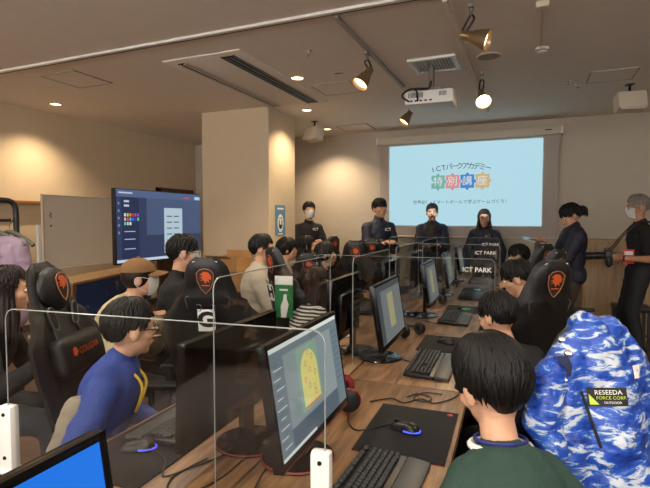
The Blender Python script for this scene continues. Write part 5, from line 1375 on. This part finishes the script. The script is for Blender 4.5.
# ------------------------------------------------------------------ blue camouflage jacket over the chair at the right
def camo():
    m = bpy.data.materials.new('blue_camouflage_nylon'); m.use_nodes = True; nt = m.node_tree; L = nt.links; bs = nt.nodes['Principled BSDF']
    tc = nt.nodes.new('ShaderNodeTexCoord'); mp = nt.nodes.new('ShaderNodeMapping'); mp.inputs['Scale'].default_value = (6, 6, 17); mp.inputs['Rotation'].default_value = (0.25, 0.2, 0.3)
    L.new(tc.outputs['Object'], mp.inputs['Vector'])
    n = nt.nodes.new('ShaderNodeTexNoise'); n.inputs['Scale'].default_value = 2.1; n.inputs['Detail'].default_value = 8; n.inputs['Roughness'].default_value = 0.68; n.inputs['Distortion'].default_value = 0.7
    L.new(mp.outputs[0], n.inputs['Vector'])
    cr = nt.nodes.new('ShaderNodeValToRGB'); e = cr.color_ramp.elements
    e[0].position = 0.36; e[0].color = rgb(14, 36, 110); e[1].position = 0.44; e[1].color = rgb(26, 70, 172)
    for p, c in ((0.51, (34, 82, 184)), (0.545, (104, 144, 200)), (0.57, (198, 206, 216))):
        x = e.new(p); x.color = rgb(*c)
    L.new(n.outputs['Fac'], cr.inputs[0]); L.new(cr.outputs[0], bs.inputs['Base Color']); bs.inputs['Roughness'].default_value = 0.42
    n2 = nt.nodes.new('ShaderNodeTexNoise'); n2.inputs['Scale'].default_value = 22; n2.inputs['Detail'].default_value = 3; L.new(tc.outputs['Object'], n2.inputs['Vector'])
    bp = nt.nodes.new('ShaderNodeBump'); bp.inputs['Strength'].default_value = 0.5; bp.inputs['Distance'].default_value = 0.02; L.new(n2.outputs['Fac'], bp.inputs['Height']); L.new(bp.outputs[0], bs.inputs['Normal'])
    return m
JPOINTS = dict(body=[((0.156, 1.56, 1.192), (0.172, 1.573, 1.109), 0.055, 0.095), ((0.172, 1.573, 1.109), (0.19, 1.583, 0.949), 0.095, 0.13), ((0.19, 1.583, 0.949), (0.203, 1.575, 0.688), 0.13, 0.155), ((0.203, 1.575, 0.688), (0.218, 1.597, 0.374), 0.155, 0.16), ((0.11, 1.517, 1.148), (0.085, 1.491, 1.067), 0.045, 0.055), ((0.085, 1.491, 1.067), (0.094, 1.486, 0.913), 0.055, 0.07), ((0.094, 1.486, 0.913), (0.126, 1.508, 0.648), 0.07, 0.09), ((0.209, 1.604, 1.176), (0.257, 1.641, 1.089), 0.05, 0.062), ((0.257, 1.641, 1.089), (0.287, 1.664, 0.874), 0.062, 0.08), ((0.287, 1.664, 0.874), (0.308, 1.669, 0.599), 0.08, 0.1)],
 sleeve_l=[((0.066, 1.468, 1.08), (0.037, 1.412, 0.975), 0.045, 0.05), ((0.037, 1.412, 0.975), (0.065, 1.397, 0.89), 0.05, 0.042)],
 sleeve_r=[((0.287, 1.662, 1.041), (0.337, 1.683, 0.829), 0.05, 0.055), ((0.337, 1.683, 0.829), (0.365, 1.69, 0.539), 0.055, 0.05)])
JK = thing('camouflage_jacket', 'blue and white camouflage jacket draped over a gaming chair', 'jacket', (0.26, 1.50, 0))
def jl(p): return V(p) - V((0.26, 1.50, 0))
b = MB()
JP = JPOINTS
for (p, q, ra, rb) in JP['body']: b.cap(jl(p), jl(q), ra, rb, 18)
CAMO = camo()
jo = b.remeshed('jacket_body', CAMO, JK, 0.009, 9, (0.040, 0.10))
for nm, seq in (('sleeve', JP['sleeve_l']), ('sleeve', JP['sleeve_r'])):
    b = MB()
    for (p, q, ra, rb) in seq: b.cap(jl(p), jl(q), ra, rb, 18)
    b.remeshed(nm, CAMO, JK, 0.009, 6, (0.035, 0.07))

from mathutils.bvhtree import BVHTree
_bv = {}
def on_jacket(p, o=jo):
    """drop a point onto the jacket along the outward direction of its back"""
    if o.name not in _bv: _bv[o.name] = BVHTree.FromPolygons([v.co.copy() for v in o.data.vertices], [tuple(q.vertices) for q in o.data.polygons])
    h = _bv[o.name].ray_cast(jl(p) - OUTD * 0.5, OUTD)
    return (h[0], h[1]) if h[0] is not None else (jl(p), -OUTD)
OUTD = V((0.13, 0.97, -0.20)).normalized()
JX = V((0.97, -0.10, 0.15)).normalized(); JY = (JX.cross(-OUTD)).normalized() * -1
def conform(name, c, geo, m, lift, parent=JK, subdiv=False):
    vs, fs = geo; out = []
    for v in vs:
        h, n = on_jacket(V(c) + JX * v[0] + JY * v[1]); out.append(h - OUTD * (lift + (v[2] if len(v) > 2 else 0)))
    return MB().add(out, fs).build(name, m, parent, angle=70)
def grid(w, h, nx=10, ny=6):
    vs = [(-w / 2 + w * i / nx, -h / 2 + h * j / ny, 0) for j in range(ny + 1) for i in range(nx + 1)]
    return vs, [(j * (nx + 1) + i, j * (nx + 1) + i + 1, (j + 1) * (nx + 1) + i + 1, (j + 1) * (nx + 1) + i) for j in range(ny) for i in range(nx)]
PC = (0.196, 1.449, 1.032); ZA, ZB = (0.130, 1.422, 1.045), (0.181, 1.414, 0.904)
TAGC = (0.282, 1.575, 1.078); SNAPS = [(0.080, 1.430, 1.179), (0.098, 1.435, 1.142), (0.086, 1.405, 1.076)]; OPENC = (0.090, 1.434, 1.107)
pt_ = conform('patch', PC, grid(0.094, 0.048), M_INK, 0.004)
def words_on(s, size, dx, dy, m):
    vs, fs = text_geo(s, size); conform('lettering', PC, ([(v.x + dx, v.y + dy, 0) for v in vs], fs), m, 0.0055, pt_)
words_on('RESEEDA', 0.0165, 0.004, 0.011, M_PAPER); words_on('FORCE CORP.', 0.0115, 0.010, -0.003, mat('patch_lime', (190, 214, 60), 0.6)); words_on('OUTDOOR', 0.008, 0.012, -0.015, M_PAPER)
conform('patch_wedge', PC, ([(-0.043, -0.020, 0), (-0.020, -0.020, 0), (-0.043, 0.008, 0)], [(0, 1, 2)]), mat('patch_lime', (190, 214, 60), 0.6), 0.0055, pt_)
za, zb = V(ZA), V(ZB)
MB().tube([on_jacket(za + (zb - za) * (i / 16))[0] - OUTD * 0.002 for i in range(17)], 0.0042, 8).build('zipper', M_INK, JK)
conform('care_tag', TAGC, grid(0.016, 0.034, 4, 6), M_PAPER, 0.004)
for c in SNAPS:
    h, n = on_jacket(c); MB().lathe([(0.011, 0), (0.010, 0.004), (0.005, 0.006)], 18, X=frame(h - OUTD * 0.001, JX, -OUTD)).build('snap_button', M_CHROME, JK)
vs, fs = grid(0.040, 0.055, 6, 6)
conform('lining', OPENC, ([(v[0] * (1 - 0.35 * abs(v[1]) / 0.03), v[1], 0) for v in vs], fs), mat('jacket_lining', (14, 24, 66), 0.7), 0.003)

o = MB().cap((-1.528, 1.251, 0.70), (-1.518, 1.261, 0.80), 0.07, 0.055).cap((-1.548, 1.251, 0.56), (-1.528, 1.251, 0.72), 0.10, 0.07).remeshed('bundled_coat', mat('grey_beige_cloth', (140, 130, 112), 0.85, bump=0.3, bscale=60), None, 0.011, 3, (0.03, 0.06))
tag(o, 'bundled grey beige coat on the seat behind the blue-shirted boy', 'coat')
